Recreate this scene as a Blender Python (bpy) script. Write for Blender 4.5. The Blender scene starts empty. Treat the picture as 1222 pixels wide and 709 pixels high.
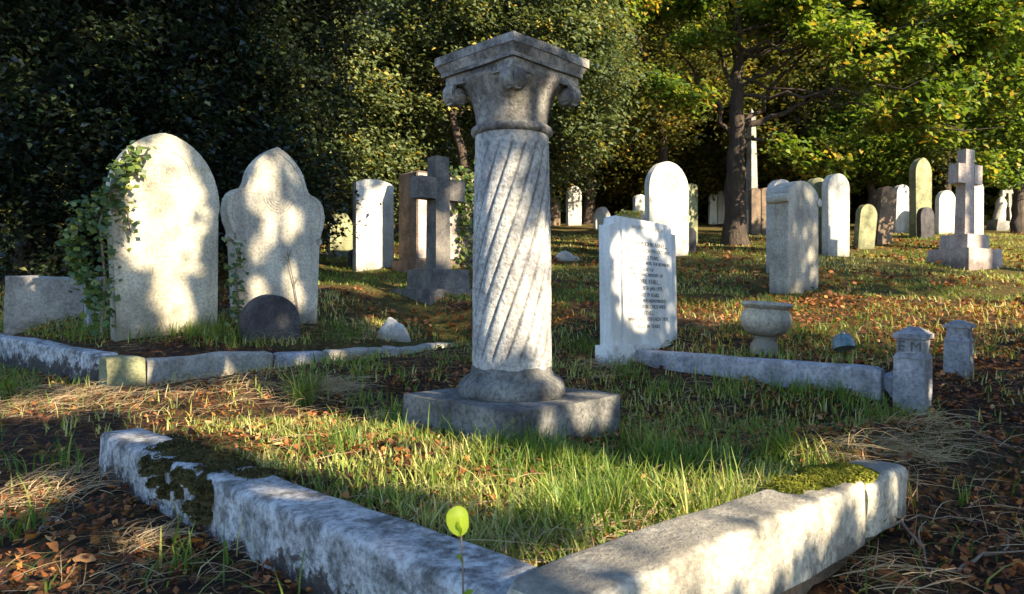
import bpy, bmesh, math, random
import numpy as np
from mathutils import Vector, Matrix, noise as mnoise

random.seed(7)
rng = np.random.default_rng(11)
scene = bpy.context.scene
COL = scene.collection
R = math.radians

# ------------------------------------------------------------------ camera
CAMZ = 0.85
FPX, CX, CY = 827.0, 611.0, 348.0        # focal length in photo pixels, principal column, horizon row
cam_d = bpy.data.cameras.new('camera')
cam = bpy.data.objects.new('camera', cam_d); COL.objects.link(cam)
cam.location = (0, 0, CAMZ); cam.rotation_euler = (R(90), 0, 0)
cam_d.sensor_width = 36.0; cam_d.lens = 36.0 * FPX / 1222.0
cam_d.shift_y = -(354.5 - CY) / 1222.0
cam_d.clip_start = 0.05; cam_d.clip_end = 600
cam_d.dof.use_dof = True; cam_d.dof.focus_distance = 2.7; cam_d.dof.aperture_fstop = 8.0
scene.camera = cam

# ------------------------------------------------------------------ light
SUN_EL = R(28); SUN_H = np.array([math.cos(R(38)), -math.sin(R(38))])      # horizontal direction towards the sun
SUN = np.array([SUN_H[0] * math.cos(SUN_EL), SUN_H[1] * math.cos(SUN_EL), math.sin(SUN_EL)])
world = bpy.data.worlds.new('World'); scene.world = world; world.use_nodes = True
wn = world.node_tree.nodes; wl = world.node_tree.links
sky = wn.new('ShaderNodeTexSky'); sky.sky_type = 'NISHITA'; sky.sun_disc = False
sky.sun_elevation = SUN_EL; sky.sun_rotation = math.atan2(SUN[0], SUN[1])
sky.air_density = 1.0; sky.dust_density = 0.2; sky.ozone_density = 3.5
wl.new(sky.outputs[0], wn['Background'].inputs[0]); wn['Background'].inputs[1].default_value = 0.115
sl = bpy.data.lights.new('sun', 'SUN'); sl.energy = 5.0; sl.angle = R(0.53); sl.color = (1.0, 0.84, 0.58)
so = bpy.data.objects.new('sun', sl); COL.objects.link(so)
so.rotation_euler = Vector((-SUN[0], -SUN[1], -SUN[2])).to_track_quat('-Z', 'Y').to_euler()
vs = scene.view_settings
vs.view_transform = 'Standard'; vs.look = 'None'; vs.exposure = 1.95; vs.gamma = 1.0; vs.use_curve_mapping = False
scene.render.engine = 'CYCLES'
scene.cycles.max_bounces = 6; scene.cycles.diffuse_bounces = 3; scene.cycles.glossy_bounces = 2
scene.cycles.transmission_bounces = 4; scene.cycles.transparent_max_bounces = 4
scene.cycles.sample_clamp_indirect = 6.0
scene.cycles.use_denoising = True

# ------------------------------------------------------------------ numeric helpers
def vhash(ix, iy, s):
    h = np.sin(ix * 127.1 + iy * 311.7 + s * 74.7) * 43758.5453
    return h - np.floor(h)
def vnoise(x, y, s=0.0):
    x = np.asarray(x, float); y = np.asarray(y, float)
    ix, iy = np.floor(x), np.floor(y); fx, fy = x - ix, y - iy
    fx = fx * fx * (3 - 2 * fx); fy = fy * fy * (3 - 2 * fy)
    a, b = vhash(ix, iy, s), vhash(ix + 1, iy, s); c, d = vhash(ix, iy + 1, s), vhash(ix + 1, iy + 1, s)
    return (a * (1 - fx) + b * fx) * (1 - fy) + (c * (1 - fx) + d * fx) * fy
def sstep(a, b, x):
    t = np.clip((x - a) / (b - a), 0, 1); return t * t * (3 - 2 * t)

# front plot: corner, axes (u along the left kerb, v along the right kerb)
PC = np.array([0.085, 1.012]); PU = np.array([-0.729, 0.684]); PV = np.array([0.707, 0.707])
# left plot
LC = np.array([-2.327, 4.0]); LU = np.array([-0.80, 0.60]); LV = np.array([0.687, 0.726])
LN1 = np.array([.60, .80]); LN2 = np.array([-.726, .687])     # inward directions of its left and right runs
# right plot: corner at the post
RC = np.array([1.90, 3.42]); RU = np.array([-0.726, 0.687]); RV = np.array([0.687, 0.726])

GY = [-40, -5, 0, 1.3, 2.8, 3.5, 4, 5, 6, 7.3, 9, 10.7, 12, 20, 30, 60, 200]
GZ = [-1.6, -.98, -.86, -.78, -.68, -.57, -.47, -.31, -.15, 0.0, .32, .56, .82, 1.95, 3.1, 5.6, 14]
def G(x, y):
    """ground height (world z)"""
    x = np.asarray(x, float); y = np.asarray(y, float)
    z = (np.interp(y - .35, GY, GZ) + np.interp(y, GY, GZ) * 2 + np.interp(y + .35, GY, GZ)) / 4
    z = z - .05 * sstep(.3, .8, x) * (1 - sstep(1.2, 1.7, x)) * sstep(2.8, 3.4, y) * (1 - sstep(4.4, 5.2, y))
    near = 1 - sstep(8, 20, np.hypot(x, y))
    z = z + near * ((vnoise(x * 1.3, y * 1.3, 1) - .5) * .07 + (vnoise(x * 4, y * 4, 2) - .5) * .035 + (vnoise(x * 11, y * 11, 3) - .5) * .014)
    # front plot fill
    du = (x - PC[0]) * PU[0] + (y - PC[1]) * PU[1]; dv = (x - PC[0]) * PV[0] + (y - PC[1]) * PV[1]
    m = sstep(.05, .12, du) * sstep(.05, .12, dv) * (1 - sstep(2.12, 2.3, du)) * (1 - sstep(1.75, 1.95, dv))
    fill = -.530 - .045 * dv + .035 * np.exp(-((x ** 2 + (y - 2.7) ** 2) / .55 ** 2)) + (vnoise(x * 5, y * 5, 5) - .5) * .03
    z = z * (1 - m) + m * np.maximum(z, fill)
    # soil banked up against the outside of the left kerb
    z = np.where((dv < .06) & (du > -.2), np.maximum(z, -.665 + .02 * vnoise(x * 6, y * 6, 12) - .10 * sstep(.1, .9, -dv) - .3 * sstep(.0, .3, -du) - .5 * sstep(2.2, 3.2, du)), z)
    # dry mound at the plot's back right
    z = z + .14 * np.exp(-(((x - 1.62) / .42) ** 2 + ((y - 2.78) / .22) ** 2))
    z = z + .13 * np.exp(-(((x - 1.42) / .26) ** 2 + ((y - 2.42) / .17) ** 2))
    # left plot
    du = (x - LC[0]) * LU[0] + (y - LC[1]) * LU[1]; dv = (x - LC[0]) * LV[0] + (y - LC[1]) * LV[1]
    d = np.minimum((x - LC[0]) * LN1[0] + (y - LC[1]) * LN1[1], (x - LC[0]) * LN2[0] + (y - LC[1]) * LN2[1]); rg = (1 - sstep(3.0, 3.6, du)) * (1 - sstep(2.7, 3.2, dv))
    zin = np.minimum(z + .075, -.42 - .02 * np.clip(dv, 0, 3) + .025 * np.clip(du, 0, 3) + .36 * np.maximum(d, 0)); zo = np.minimum(z, -.56 + .3 * np.maximum(-d - .3, 0))
    m = sstep(.02, .11, d); z = z * (1 - rg) + rg * (zin * m + zo * (1 - m))
    # right plot
    du = (x - RC[0]) * RU[0] + (y - RC[1]) * RU[1]; dv = (x - RC[0]) * RV[0] + (y - RC[1]) * RV[1]
    m = sstep(.03, .12, du) * sstep(.03, .12, dv) * (1 - sstep(1.6, 2.0, du)) * (1 - sstep(1.0, 1.5, dv))
    z = z * (1 - m) + m * np.maximum(z, -.41 + .02 * vnoise(x * 5, y * 5, 8))
    return z + CAMZ
def g1(x, y): return float(G(x, y))

def W(px, py, Y): return np.array([(px - CX) / FPX * Y, Y, CAMZ + (CY - py) / FPX * Y])
_YS = np.concatenate([np.arange(.9, 6, .01), np.arange(6, 60, .04)])
def hit(px, py):
    """point of the ground seen at a photo pixel"""
    z = CAMZ + (CY - py) / FPX * _YS; g = G((px - CX) / FPX * _YS, _YS)
    k = np.argmax(z <= g) if (z <= g).any() else len(_YS) - 1
    return W(px, py, _YS[k])

# sun coordinates of a point: where its shadow ray lies
E1 = np.array([-SUN_H[1], SUN_H[0], 0.0]); E2 = np.array([-SUN_H[0] * math.sin(SUN_EL), -SUN_H[1] * math.sin(SUN_EL), math.cos(SUN_EL)])
LIT = []
def lit(px, py, Y=None, r=.1):
    p = hit(px, py) if Y is None else W(px, py, Y)
    LIT.append((p @ E1, p @ E2, r + .03))
def lit_mask(P, margin=0.0):
    a, b = P @ E1, P @ E2; m = np.zeros(len(P), bool)
    for (u, v, r) in LIT: m |= (a - u) ** 2 + (b - v) ** 2 < (r + margin) ** 2
    return m

# ------------------------------------------------------------------ materials
def new_mat(name):
    m = bpy.data.materials.new(name); m.use_nodes = True; nt = m.node_tree; nt.nodes.clear()
    out = nt.nodes.new('ShaderNodeOutputMaterial'); return m, nt, out
def N(nt, t, **kw):
    n = nt.nodes.new(t)
    for k, v in kw.items():
        if k == 'ins':
            for a, b in v.items(): n.inputs[a].default_value = b
        else: setattr(n, k, v)
    return n
def ramp(nt, stops, fac=None):
    n = nt.nodes.new('ShaderNodeValToRGB'); e = n.color_ramp.elements
    while len(e) < len(stops): e.new(0.5)
    for i, (p, c) in enumerate(stops):
        e[i].position = p; e[i].color = c if len(c) == 4 else (*c, 1)
    if fac is not None: nt.links.new(fac, n.inputs[0])
    return n
def mix(nt, fac, a, b, mode='MIX'):
    n = nt.nodes.new('ShaderNodeMix'); n.data_type = 'RGBA'; n.blend_type = mode
    L = nt.links
    for sock, v in ((n.inputs[0], fac), (n.inputs[6], a), (n.inputs[7], b)):
        if hasattr(v, 'node'): L.new(v, sock)
        else: sock.default_value = v if not isinstance(v, tuple) or len(v) == 4 else (*v, 1)
    return n.outputs[2]

def stone_mat(name, light, dark, lichen=(.30, .29, .10), lichen_amt=.35, blotch=3.0, dark_lo=.38, dark_hi=.62, foot=0.0, soft=.25, top=0.0, groove_tone=False, bump=.5, rough=.88, pit=.5):
    m, nt, out = new_mat(name); L = nt.links
    tc = N(nt, 'ShaderNodeTexCoord'); oi = N(nt, 'ShaderNodeObjectInfo')
    add = N(nt, 'ShaderNodeVectorMath', operation='ADD')
    sc = N(nt, 'ShaderNodeVectorMath', operation='SCALE'); sc.inputs[0].default_value = (31, 17, 23); L.new(oi.outputs['Random'], sc.inputs['Scale'])
    L.new(tc.outputs['Object'], add.inputs[0]); L.new(sc.outputs[0], add.inputs[1]); vec = add.outputs[0]
    n1 = N(nt, 'ShaderNodeTexNoise', ins={'Scale': blotch, 'Detail': 9.0, 'Roughness': .68}); L.new(vec, n1.inputs['Vector'])
    n2 = N(nt, 'ShaderNodeTexNoise', ins={'Scale': 55.0, 'Detail': 5.0, 'Roughness': .7}); L.new(vec, n2.inputs['Vector'])
    mp = N(nt, 'ShaderNodeMapping'); mp.inputs['Scale'].default_value = (9, 9, 1.1); L.new(vec, mp.inputs[0])
    n3 = N(nt, 'ShaderNodeTexNoise', ins={'Scale': 1.0, 'Detail': 6.0, 'Roughness': .6}); L.new(mp.outputs[0], n3.inputs['Vector'])
    n4 = N(nt, 'ShaderNodeTexNoise', ins={'Scale': 7.0, 'Detail': 8.0, 'Roughness': .75}); L.new(vec, n4.inputs['Vector'])
    r1 = ramp(nt, [(dark_lo, (0, 0, 0)), (dark_hi, (1, 1, 1))], n1.outputs[0])
    c = mix(nt, r1.outputs[0], dark, light)
    r3 = ramp(nt, [(.35, (.55, .53, .5)), (.6, (1, 1, 1))], n3.outputs[0])
    c = mix(nt, .55, c, r3.outputs[0], 'MULTIPLY')
    r4 = ramp(nt, [(.56, (0, 0, 0)), (.68, (lichen_amt,) * 3)], n4.outputs[0])
    c = mix(nt, r4.outputs[0], c, lichen)
    r2 = ramp(nt, [(.36, (1 - pit,) * 3), (.55, (1, 1, 1)), (.75, (1.12, 1.12, 1.1))], n2.outputs[0])
    c = mix(nt, .8, c, r2.outputs[0], 'MULTIPLY')
    if foot > 0:      # dark algae creeping up from the soil, with a ragged edge
        sx = N(nt, 'ShaderNodeSeparateXYZ'); L.new(tc.outputs['Object'], sx.inputs[0])
        ma = N(nt, 'ShaderNodeMath', operation='MULTIPLY_ADD'); L.new(n4.outputs[0], ma.inputs[0]); ma.inputs[1].default_value = .55; ma.inputs[2].default_value = -.27
        ad = N(nt, 'ShaderNodeMath', operation='ADD'); L.new(sx.outputs[2], ad.inputs[0]); L.new(ma.outputs[0], ad.inputs[1])
        mr = N(nt, 'ShaderNodeMapRange', ins={1: foot * soft, 2: foot, 3: .75 if soft < .5 else .95, 4: 0.0}); L.new(ad.outputs[0], mr.inputs[0])
        c = mix(nt, mr.outputs[0], c, tuple(.45 * v for v in dark) if soft < .5 else (.045, .032, .025))
    if groove_tone:          # darker colour along the carved grooves
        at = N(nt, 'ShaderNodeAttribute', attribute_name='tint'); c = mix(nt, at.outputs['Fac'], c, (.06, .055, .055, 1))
    if top > 0:       # darker mottling on upward-facing surfaces
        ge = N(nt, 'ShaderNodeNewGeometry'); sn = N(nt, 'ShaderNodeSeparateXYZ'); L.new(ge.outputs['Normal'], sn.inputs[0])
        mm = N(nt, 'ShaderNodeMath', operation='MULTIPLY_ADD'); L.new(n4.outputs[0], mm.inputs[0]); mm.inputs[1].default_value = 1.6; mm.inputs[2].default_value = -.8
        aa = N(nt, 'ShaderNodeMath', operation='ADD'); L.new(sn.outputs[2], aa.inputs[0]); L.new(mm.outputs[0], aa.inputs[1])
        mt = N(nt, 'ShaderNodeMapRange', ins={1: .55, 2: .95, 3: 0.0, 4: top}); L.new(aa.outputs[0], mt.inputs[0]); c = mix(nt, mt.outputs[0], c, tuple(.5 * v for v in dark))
    b = N(nt, 'ShaderNodeBsdfPrincipled', ins={'Roughness': rough}); L.new(c, b.inputs['Base Color'])
    b.inputs['Specular IOR Level'].default_value = .25
    h = N(nt, 'ShaderNodeMath', operation='ADD'); L.new(n2.outputs[0], h.inputs[0]); L.new(n4.outputs[0], h.inputs[1])
    bp = N(nt, 'ShaderNodeBump', ins={'Strength': bump, 'Distance': .012}); L.new(h.outputs[0], bp.inputs['Height']); L.new(bp.outputs[0], b.inputs['Normal'])
    L.new(b.outputs[0], out.inputs[0]); return m

def leaf_mat(name, stops, trans=.35, rough=.45, gloss=.35):
    m, nt, out = new_mat(name); L = nt.links
    at = N(nt, 'ShaderNodeAttribute', attribute_name='tint')
    rp = ramp(nt, stops, at.outputs['Fac'])
    b = N(nt, 'ShaderNodeBsdfPrincipled', ins={'Roughness': rough}); b.inputs['Specular IOR Level'].default_value = gloss
    L.new(rp.outputs[0], b.inputs['Base Color'])
    t = N(nt, 'ShaderNodeBsdfTranslucent')
    tcx = mix(nt, 1.0, rp.outputs[0], (1.25, 1.2, .55, 1), 'MULTIPLY'); L.new(tcx, t.inputs[0])
    ms = N(nt, 'ShaderNodeMixShader', ins={0: trans}); L.new(b.outputs[0], ms.inputs[1]); L.new(t.outputs[0], ms.inputs[2])
    L.new(ms.outputs[0], out.inputs[0]); return m

def plain_mat(name, col, rough=.8, noise_scale=20, var=.35, bump=.3, stretch=None, dist=.01):
    m, nt, out = new_mat(name); L = nt.links
    tc = N(nt, 'ShaderNodeTexCoord'); v = tc.outputs['Object']
    if stretch:
        mp = N(nt, 'ShaderNodeMapping'); mp.inputs['Scale'].default_value = stretch; L.new(v, mp.inputs[0]); v = mp.outputs[0]
    n = N(nt, 'ShaderNodeTexNoise', ins={'Scale': noise_scale, 'Detail': 8.0, 'Roughness': .7}); L.new(v, n.inputs['Vector'])
    rp = ramp(nt, [(.3, tuple(c * (1 - var) for c in col)), (.7, tuple(min(1, c * (1 + var)) for c in col))], n.outputs[0])
    b = N(nt, 'ShaderNodeBsdfPrincipled', ins={'Roughness': rough}); L.new(rp.outputs[0], b.inputs['Base Color'])
    bp = N(nt, 'ShaderNodeBump', ins={'Strength': bump, 'Distance': dist}); L.new(n.outputs[0], bp.inputs['Height']); L.new(bp.outputs[0], b.inputs['Normal'])
    L.new(b.outputs[0], out.inputs[0]); return m

M = {}
M['cream'] = stone_mat('cream_limestone', (.60, .55, .43), (.34, .31, .25), (.38, .36, .16), .4, 2.2, .30, .58, foot=.32)
M['cream2'] = stone_mat('buff_limestone', (.56, .52, .43), (.30, .28, .24), (.33, .30, .12), .5, 3.0, .34, .62, foot=.2)
M['column'] = stone_mat('column_stone', (.56, .55, .53), (.26, .26, .28), (.20, .24, .18), .35, 4.5, .36, .60, bump=.8, pit=.6)
M['shaft'] = stone_mat('fluted_shaft_stone', (.54, .53, .51), (.25, .25, .27), (.20, .24, .18), .35, 5.5, .34, .58, groove_tone=True, bump=.8, pit=.6)
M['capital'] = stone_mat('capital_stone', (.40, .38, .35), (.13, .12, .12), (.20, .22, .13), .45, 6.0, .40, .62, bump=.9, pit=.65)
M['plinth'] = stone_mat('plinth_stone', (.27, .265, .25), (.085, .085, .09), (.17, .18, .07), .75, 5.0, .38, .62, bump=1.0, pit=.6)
M['kerb'] = stone_mat('kerb_stone', (.55, .55, .56), (.17, .165, .165), (.32, .32, .26), .45, 15.0, .39, .55, foot=.245, soft=.86, bump=1.0, pit=.65)
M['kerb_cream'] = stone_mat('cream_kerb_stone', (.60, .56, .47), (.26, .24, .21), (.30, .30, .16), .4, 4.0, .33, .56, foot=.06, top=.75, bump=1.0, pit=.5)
M['kerb_moss'] = stone_mat('mossy_kerb_stone', (.09, .08, .06), (.035, .03, .025), (.09, .09, .03), .8, 6.0, .38, .6, bump=1.0, pit=.6)
M['marble'] = stone_mat('white_marble', (.72, .72, .70), (.52, .52, .50), (.42, .41, .33), .35, 2.0, .25, .55, foot=.06, bump=.12, rough=.6, pit=.12)
M['pale'] = stone_mat('pale_stone', (.66, .64, .58), (.42, .40, .36), (.34, .34, .18), .35, 3.0, .32, .58, foot=.18)
M['grey'] = stone_mat('grey_stone', (.40, .38, .34), (.19, .18, .17), (.24, .25, .12), .5, 4.0, .36, .6, foot=.2)
M['green'] = stone_mat('algae_stone', (.36, .36, .20), (.17, .17, .10), (.30, .33, .08), .6, 4.0, .36, .6, foot=.25)
M['dark'] = stone_mat('dark_stone', (.10, .095, .10), (.045, .04, .045), (.12, .11, .07), .4, 6.0, .36, .6)
M['brown'] = stone_mat('brown_stone', (.24, .17, .12), (.10, .075, .06), (.20, .19, .09), .5, 4.0, .36, .6)
M['crossdark'] = stone_mat('weathered_granite', (.20, .18, .16), (.085, .08, .08), (.16, .15, .09), .45, 5.0, .36, .6)
M['pink'] = stone_mat('pink_granite', (.50, .42, .37), (.30, .24, .22), (.34, .30, .2), .3, 5.0, .3, .6, foot=.15)
M['blue'] = stone_mat('blue_grey_stone', (.40, .40, .43), (.20, .20, .22), (.26, .27, .2), .35, 8.0, .36, .6)
M['letters'] = plain_mat('black_lettering', (.05, .05, .055), .6, 60, .3, .1)
M['engraved'] = plain_mat('worn_engraving', (.30, .28, .24), .9, 60, .3, .1)
M['bark'] = plain_mat('bark', (.058, .04, .028), .9, 6, .55, 1.0, (4, 4, .8), .05)
M['twig'] = plain_mat('twig', (.17, .125, .095), .9, 30, .4, .4)
M['moss'] = leaf_mat('moss', [(0, (.05, .06, .010)), (.5, (.14, .15, .02)), (1, (.27, .25, .04))], .2, .8, .1)
M['moss_dark'] = leaf_mat('dull_moss', [(0, (.026, .022, .011)), (.5, (.06, .05, .02)), (1, (.12, .105, .035))], .15, .85, .1)
M['grass'] = leaf_mat('grass', [(0, (.045, .10, .015)), (.45, (.13, .21, .03)), (.72, (.34, .35, .09)), (1, (.58, .50, .23))], .4, .5, .3)
M['straw'] = leaf_mat('dry_grass', [(0, (.12, .075, .04)), (.5, (.30, .215, .12)), (1, (.52, .41, .25))], .25, .7, .2)
M['litter'] = leaf_mat('fallen_leaf', [(0, (.06, .022, .012)), (.35, (.18, .06, .022)), (.7, (.42, .17, .05)), (1, (.60, .37, .17))], .25, .6, .25)
M['laurel'] = leaf_mat('dark_evergreen_leaf', [(0, (.010, .014, .011)), (.6, (.022, .034, .018)), (.92, (.055, .09, .025)), (1, (.18, .18, .06))], .2, .36, .55)
M['holm'] = leaf_mat('grey_green_leaf', [(0, (.04, .06, .028)), (.55, (.12, .155, .07)), (.88, (.22, .25, .10)), (1, (.42, .32, .08))], .35, .33, .7)
M['oak'] = leaf_mat('oak_leaf', [(0, (.035, .07, .014)), (.5, (.11, .18, .025)), (.85, (.24, .29, .05)), (1, (.42, .30, .06))], .45, .45, .4)
M['autumn'] = leaf_mat('autumn_leaf', [(0, (.05, .055, .018)), (.5, (.11, .125, .03)), (.85, (.22, .19, .05)), (1, (.38, .22, .05))], .42, .5, .3)
M['far'] = leaf_mat('woodland_leaf', [(0, (.045, .055, .025)), (.6, (.13, .14, .045)), (1, (.28, .24, .07))], .45, .6, .2)
M['ivy'] = leaf_mat('ivy_leaf', [(0, (.03, .06, .015)), (.6, (.08, .13, .03)), (1, (.22, .24, .05))], .3, .35, .5)
M['lime'] = leaf_mat('lime_leaf', [(0, (.20, .32, .02)), (1, (.36, .46, .03))], .5, .5, .3)
M['flower'] = leaf_mat('flower_petal', [(0, (.35, .30, .05)), (1, (.75, .66, .22))], .3, .6, .2)
M['glass'] = plain_mat('blue_green_metal', (.10, .17, .19), .35, 30, .4, .2)

def ground_mat():
    m, nt, out = new_mat('soil_and_turf'); L = nt.links
    tc = N(nt, 'ShaderNodeTexCoord'); v = tc.outputs['Object']
    a = N(nt, 'ShaderNodeTexNoise', ins={'Scale': 1.1, 'Detail': 8.0, 'Roughness': .65}); L.new(v, a.inputs['Vector'])
    b_ = N(nt, 'ShaderNodeTexNoise', ins={'Scale': 24.0, 'Detail': 8.0, 'Roughness': .75}); L.new(v, b_.inputs['Vector'])
    vo = N(nt, 'ShaderNodeTexVoronoi', ins={'Scale': 22.0, 'Randomness': 1.0}); L.new(v, vo.inputs['Vector'])
    soil = ramp(nt, [(.3, (.018, .012, .010)), (.55, (.055, .036, .026)), (.75, (.12, .08, .05))], b_.outputs[0])
    turf = ramp(nt, [(.3, (.03, .035, .012)), (.55, (.085, .095, .025)), (.75, (.20, .18, .06))], b_.outputs[0])
    leafc = ramp(nt, [(0, (.05, .022, .012)), (.5, (.15, .06, .022)), (1, (.28, .15, .06))], vo.outputs['Color'])
    sx = N(nt, 'ShaderNodeSeparateXYZ'); L.new(v, sx.inputs[0])
    far = N(nt, 'ShaderNodeMapRange', ins={1: 4.5, 2: 7.0, 3: -.12, 4: .08}); L.new(sx.outputs[1], far.inputs[0])
    ad = N(nt, 'ShaderNodeMath', operation='ADD'); L.new(a.outputs[0], ad.inputs[0]); L.new(far.outputs[0], ad.inputs[1])
    f = ramp(nt, [(.42, (0, 0, 0)), (.58, (1, 1, 1))], ad.outputs[0])
    c = mix(nt, f.outputs[0], soil.outputs[0], turf.outputs[0])
    lf = ramp(nt, [(.50, (0, 0, 0)), (.56, (.8, .8, .8))], b_.outputs[0])
    c = mix(nt, lf.outputs[0], c, leafc.outputs[0])
    b = N(nt, 'ShaderNodeBsdfPrincipled', ins={'Roughness': .95}); b.inputs['Specular IOR Level'].default_value = .1
    L.new(c, b.inputs['Base Color'])
    bp = N(nt, 'ShaderNodeBump', ins={'Strength': 1.0, 'Distance': .05}); L.new(b_.outputs[0], bp.inputs['Height']); L.new(bp.outputs[0], b.inputs['Normal'])
    L.new(b.outputs[0], out.inputs[0]); return m
M['ground'] = ground_mat()

# ------------------------------------------------------------------ object helpers
def fast_mesh(name, V, F, tint=None, smooth=False):
    V = np.ascontiguousarray(V, np.float32); F = np.ascontiguousarray(F, np.int32); k = F.shape[1]
    me = bpy.data.meshes.new(name)
    me.vertices.add(len(V)); me.vertices.foreach_set('co', V.ravel())
    me.loops.add(F.size); me.loops.foreach_set('vertex_index', F.ravel())
    me.polygons.add(len(F)); me.polygons.foreach_set('loop_start', np.arange(0, F.size, k, dtype=np.int32))
    if smooth: me.polygons.foreach_set('use_smooth', np.ones(len(F), bool))
    me.update(calc_edges=True)
    if tint is not None:
        a = me.attributes.new('tint', 'FLOAT', 'POINT'); a.data.foreach_set('value', np.ascontiguousarray(tint, np.float32))
    return me
def link(name, me, mat, parent=None):
    o = bpy.data.objects.new(name, me); COL.objects.link(o)
    if mat is not None:
        if me.materials: pass
        else: me.materials.append(mat)
    if parent is not None: o.parent = parent
    return o
def tag(o, label=None, cat=None, group=None, kind=None):
    if label: o['label'] = label
    if cat: o['category'] = cat
    if group: o['group'] = group
    if kind: o['kind'] = kind
    return o
def thing(name, label, cat, loc=(0, 0, 0), rz=0.0, tilt=(0, 0), group=None):
    o = bpy.data.objects.new(name, None); COL.objects.link(o); o.empty_display_size = .1
    o.location = loc; o.rotation_euler = (tilt[0], tilt[1], rz)
    return tag(o, label, cat, group, 'thing')
def bm_link(name, bm, mat, parent=None, smooth=True, angle=35):
    me = bpy.data.meshes.new(name); bmesh.ops.recalc_face_normals(bm, faces=bm.faces[:]); bm.to_mesh(me); bm.free()
    if smooth:
        me.polygons.foreach_set('use_smooth', np.ones(len(me.polygons), bool))
        me.set_sharp_from_angle(angle=R(angle))
    return link(name, me, mat, parent)

def bm_box(bm, x0, x1, y0, y1, z0, z1, taper=0.0):
    vs_ = []
    for z, t in ((z0, 0), (z1, taper)):
        for x, y in ((x0 + t, y0 + t), (x1 - t, y0 + t), (x1 - t, y1 - t), (x0 + t, y1 - t)): vs_.append(bm.verts.new((x, y, z)))
    a = vs_
    for f in ((0, 3, 2, 1), (4, 5, 6, 7), (0, 1, 5, 4), (1, 2, 6, 5), (2, 3, 7, 6), (3, 0, 4, 7)): bm.faces.new([a[i] for i in f])
    return a
def bevel(bm, w=.008, seg=2, ang=30):
    ed = [e for e in bm.edges if len(e.link_faces) == 2 and e.calc_face_angle() > R(ang)]
    bmesh.ops.bevel(bm, geom=ed, offset=w, segments=seg, affect='EDGES', profile=.6, clamp_overlap=True)
def rough_up(bm, amp, freq, seed=0):
    off = Vector((seed * 3.1, seed * 1.7, seed * 2.3))
    for v in bm.verts:
        p = v.co * freq + off
        v.co += Vector((mnoise.noise(p), mnoise.noise(p + Vector((9, 0, 0))), mnoise.noise(p + Vector((0, 9, 0))))) * amp
def stone_box(name, dims, mat, parent=None, bev=.01, amp=.004, cuts=4, seed=0, taper=0.0, freq=6):
    bm = bmesh.new(); bm_box(bm, *dims, taper)
    bevel(bm, bev, 2)
    if cuts: bmesh.ops.subdivide_edges(bm, edges=[e for e in bm.edges if e.calc_length() > bev * 4], cuts=cuts, use_grid_fill=True)
    rough_up(bm, amp, freq, seed)
    return bm_link(name, bm, mat, parent)
def outline_bm(pts, t, bev=.008):
    """flat outline (x, z) extruded from y=0 (front) to y=t"""
    bm = bmesh.new()
    fr = [bm.verts.new((x, 0, z)) for x, z in pts]; bk = [bm.verts.new((x, t, z)) for x, z in pts]
    n = len(pts)
    bm.faces.new(fr); bm.faces.new(bk[::-1])
    for i in range(n): bm.faces.new((fr[i], bk[i], bk[(i + 1) % n], fr[(i + 1) % n]))
    ed = [e for e in bm.edges if any(len(f.verts) > 4 or f in () for f in e.link_faces) and e.is_manifold and abs(e.verts[0].co.y - e.verts[1].co.y) < 1e-6]
    if bev: bmesh.ops.bevel(bm, geom=ed, offset=bev, segments=2, affect='EDGES', profile=.6, clamp_overlap=True)
    return bm
def lathe_bm(prof, n=32, bm=None, rot=0.0, square=0.0):
    bm = bm or bmesh.new(); rings = []
    for r, z in prof:
        rings.append([bm.verts.new((r * math.cos(rot + 2 * math.pi * i / n), r * math.sin(rot + 2 * math.pi * i / n), z)) for i in range(n)])
    for a, b in zip(rings, rings[1:]):
        for i in range(n): bm.faces.new((a[i], a[(i + 1) % n], b[(i + 1) % n], b[i]))
    bm.faces.new(rings[0][::-1]); bm.faces.new(rings[-1]); return bm
def tube_np(pts, radii, n=8):
    pts = np.asarray(pts, float); m = len(pts); radii = np.asarray(radii, float)
    T = np.gradient(pts, axis=0); T /= np.linalg.norm(T, axis=1)[:, None] + 1e-9
    ref = np.array([0.3, .9, .31]); A = np.cross(T, ref); A /= np.linalg.norm(A, axis=1)[:, None] + 1e-9; B = np.cross(T, A)
    an = np.linspace(0, 2 * math.pi, n, endpoint=False)
    V = pts[:, None, :] + radii[:, None, None] * (np.cos(an)[None, :, None] * A[:, None, :] + np.sin(an)[None, :, None] * B[:, None, :])
    V = V.reshape(-1, 3); i = np.arange(m - 1)[:, None] * n; j = np.arange(n)[None, :]; j2 = (j + 1) % n
    F = np.stack([i + j, i + j2, i + n + j2, i + n + j], -1).reshape(-1, 4); return V, F
def join_np(parts):
    Vs, Fs, o = [], [], 0
    for V, F in parts: Vs.append(V); Fs.append(F + o); o += len(V)
    return np.concatenate(Vs), np.concatenate(Fs)
def bez(a, b, bend, n=10, jit=0.0):
    a, b, bend = map(lambda q: np.asarray(q, float), (a, b, bend)); t = np.linspace(0, 1, n)[:, None]
    p = (1 - t) ** 2 * a + 2 * t * (1 - t) * ((a + b) / 2 + bend) + t * t * b
    if jit:
        q = rng.normal(0, jit, p.shape); q[0] = 0; p = p + q
    return p

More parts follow.
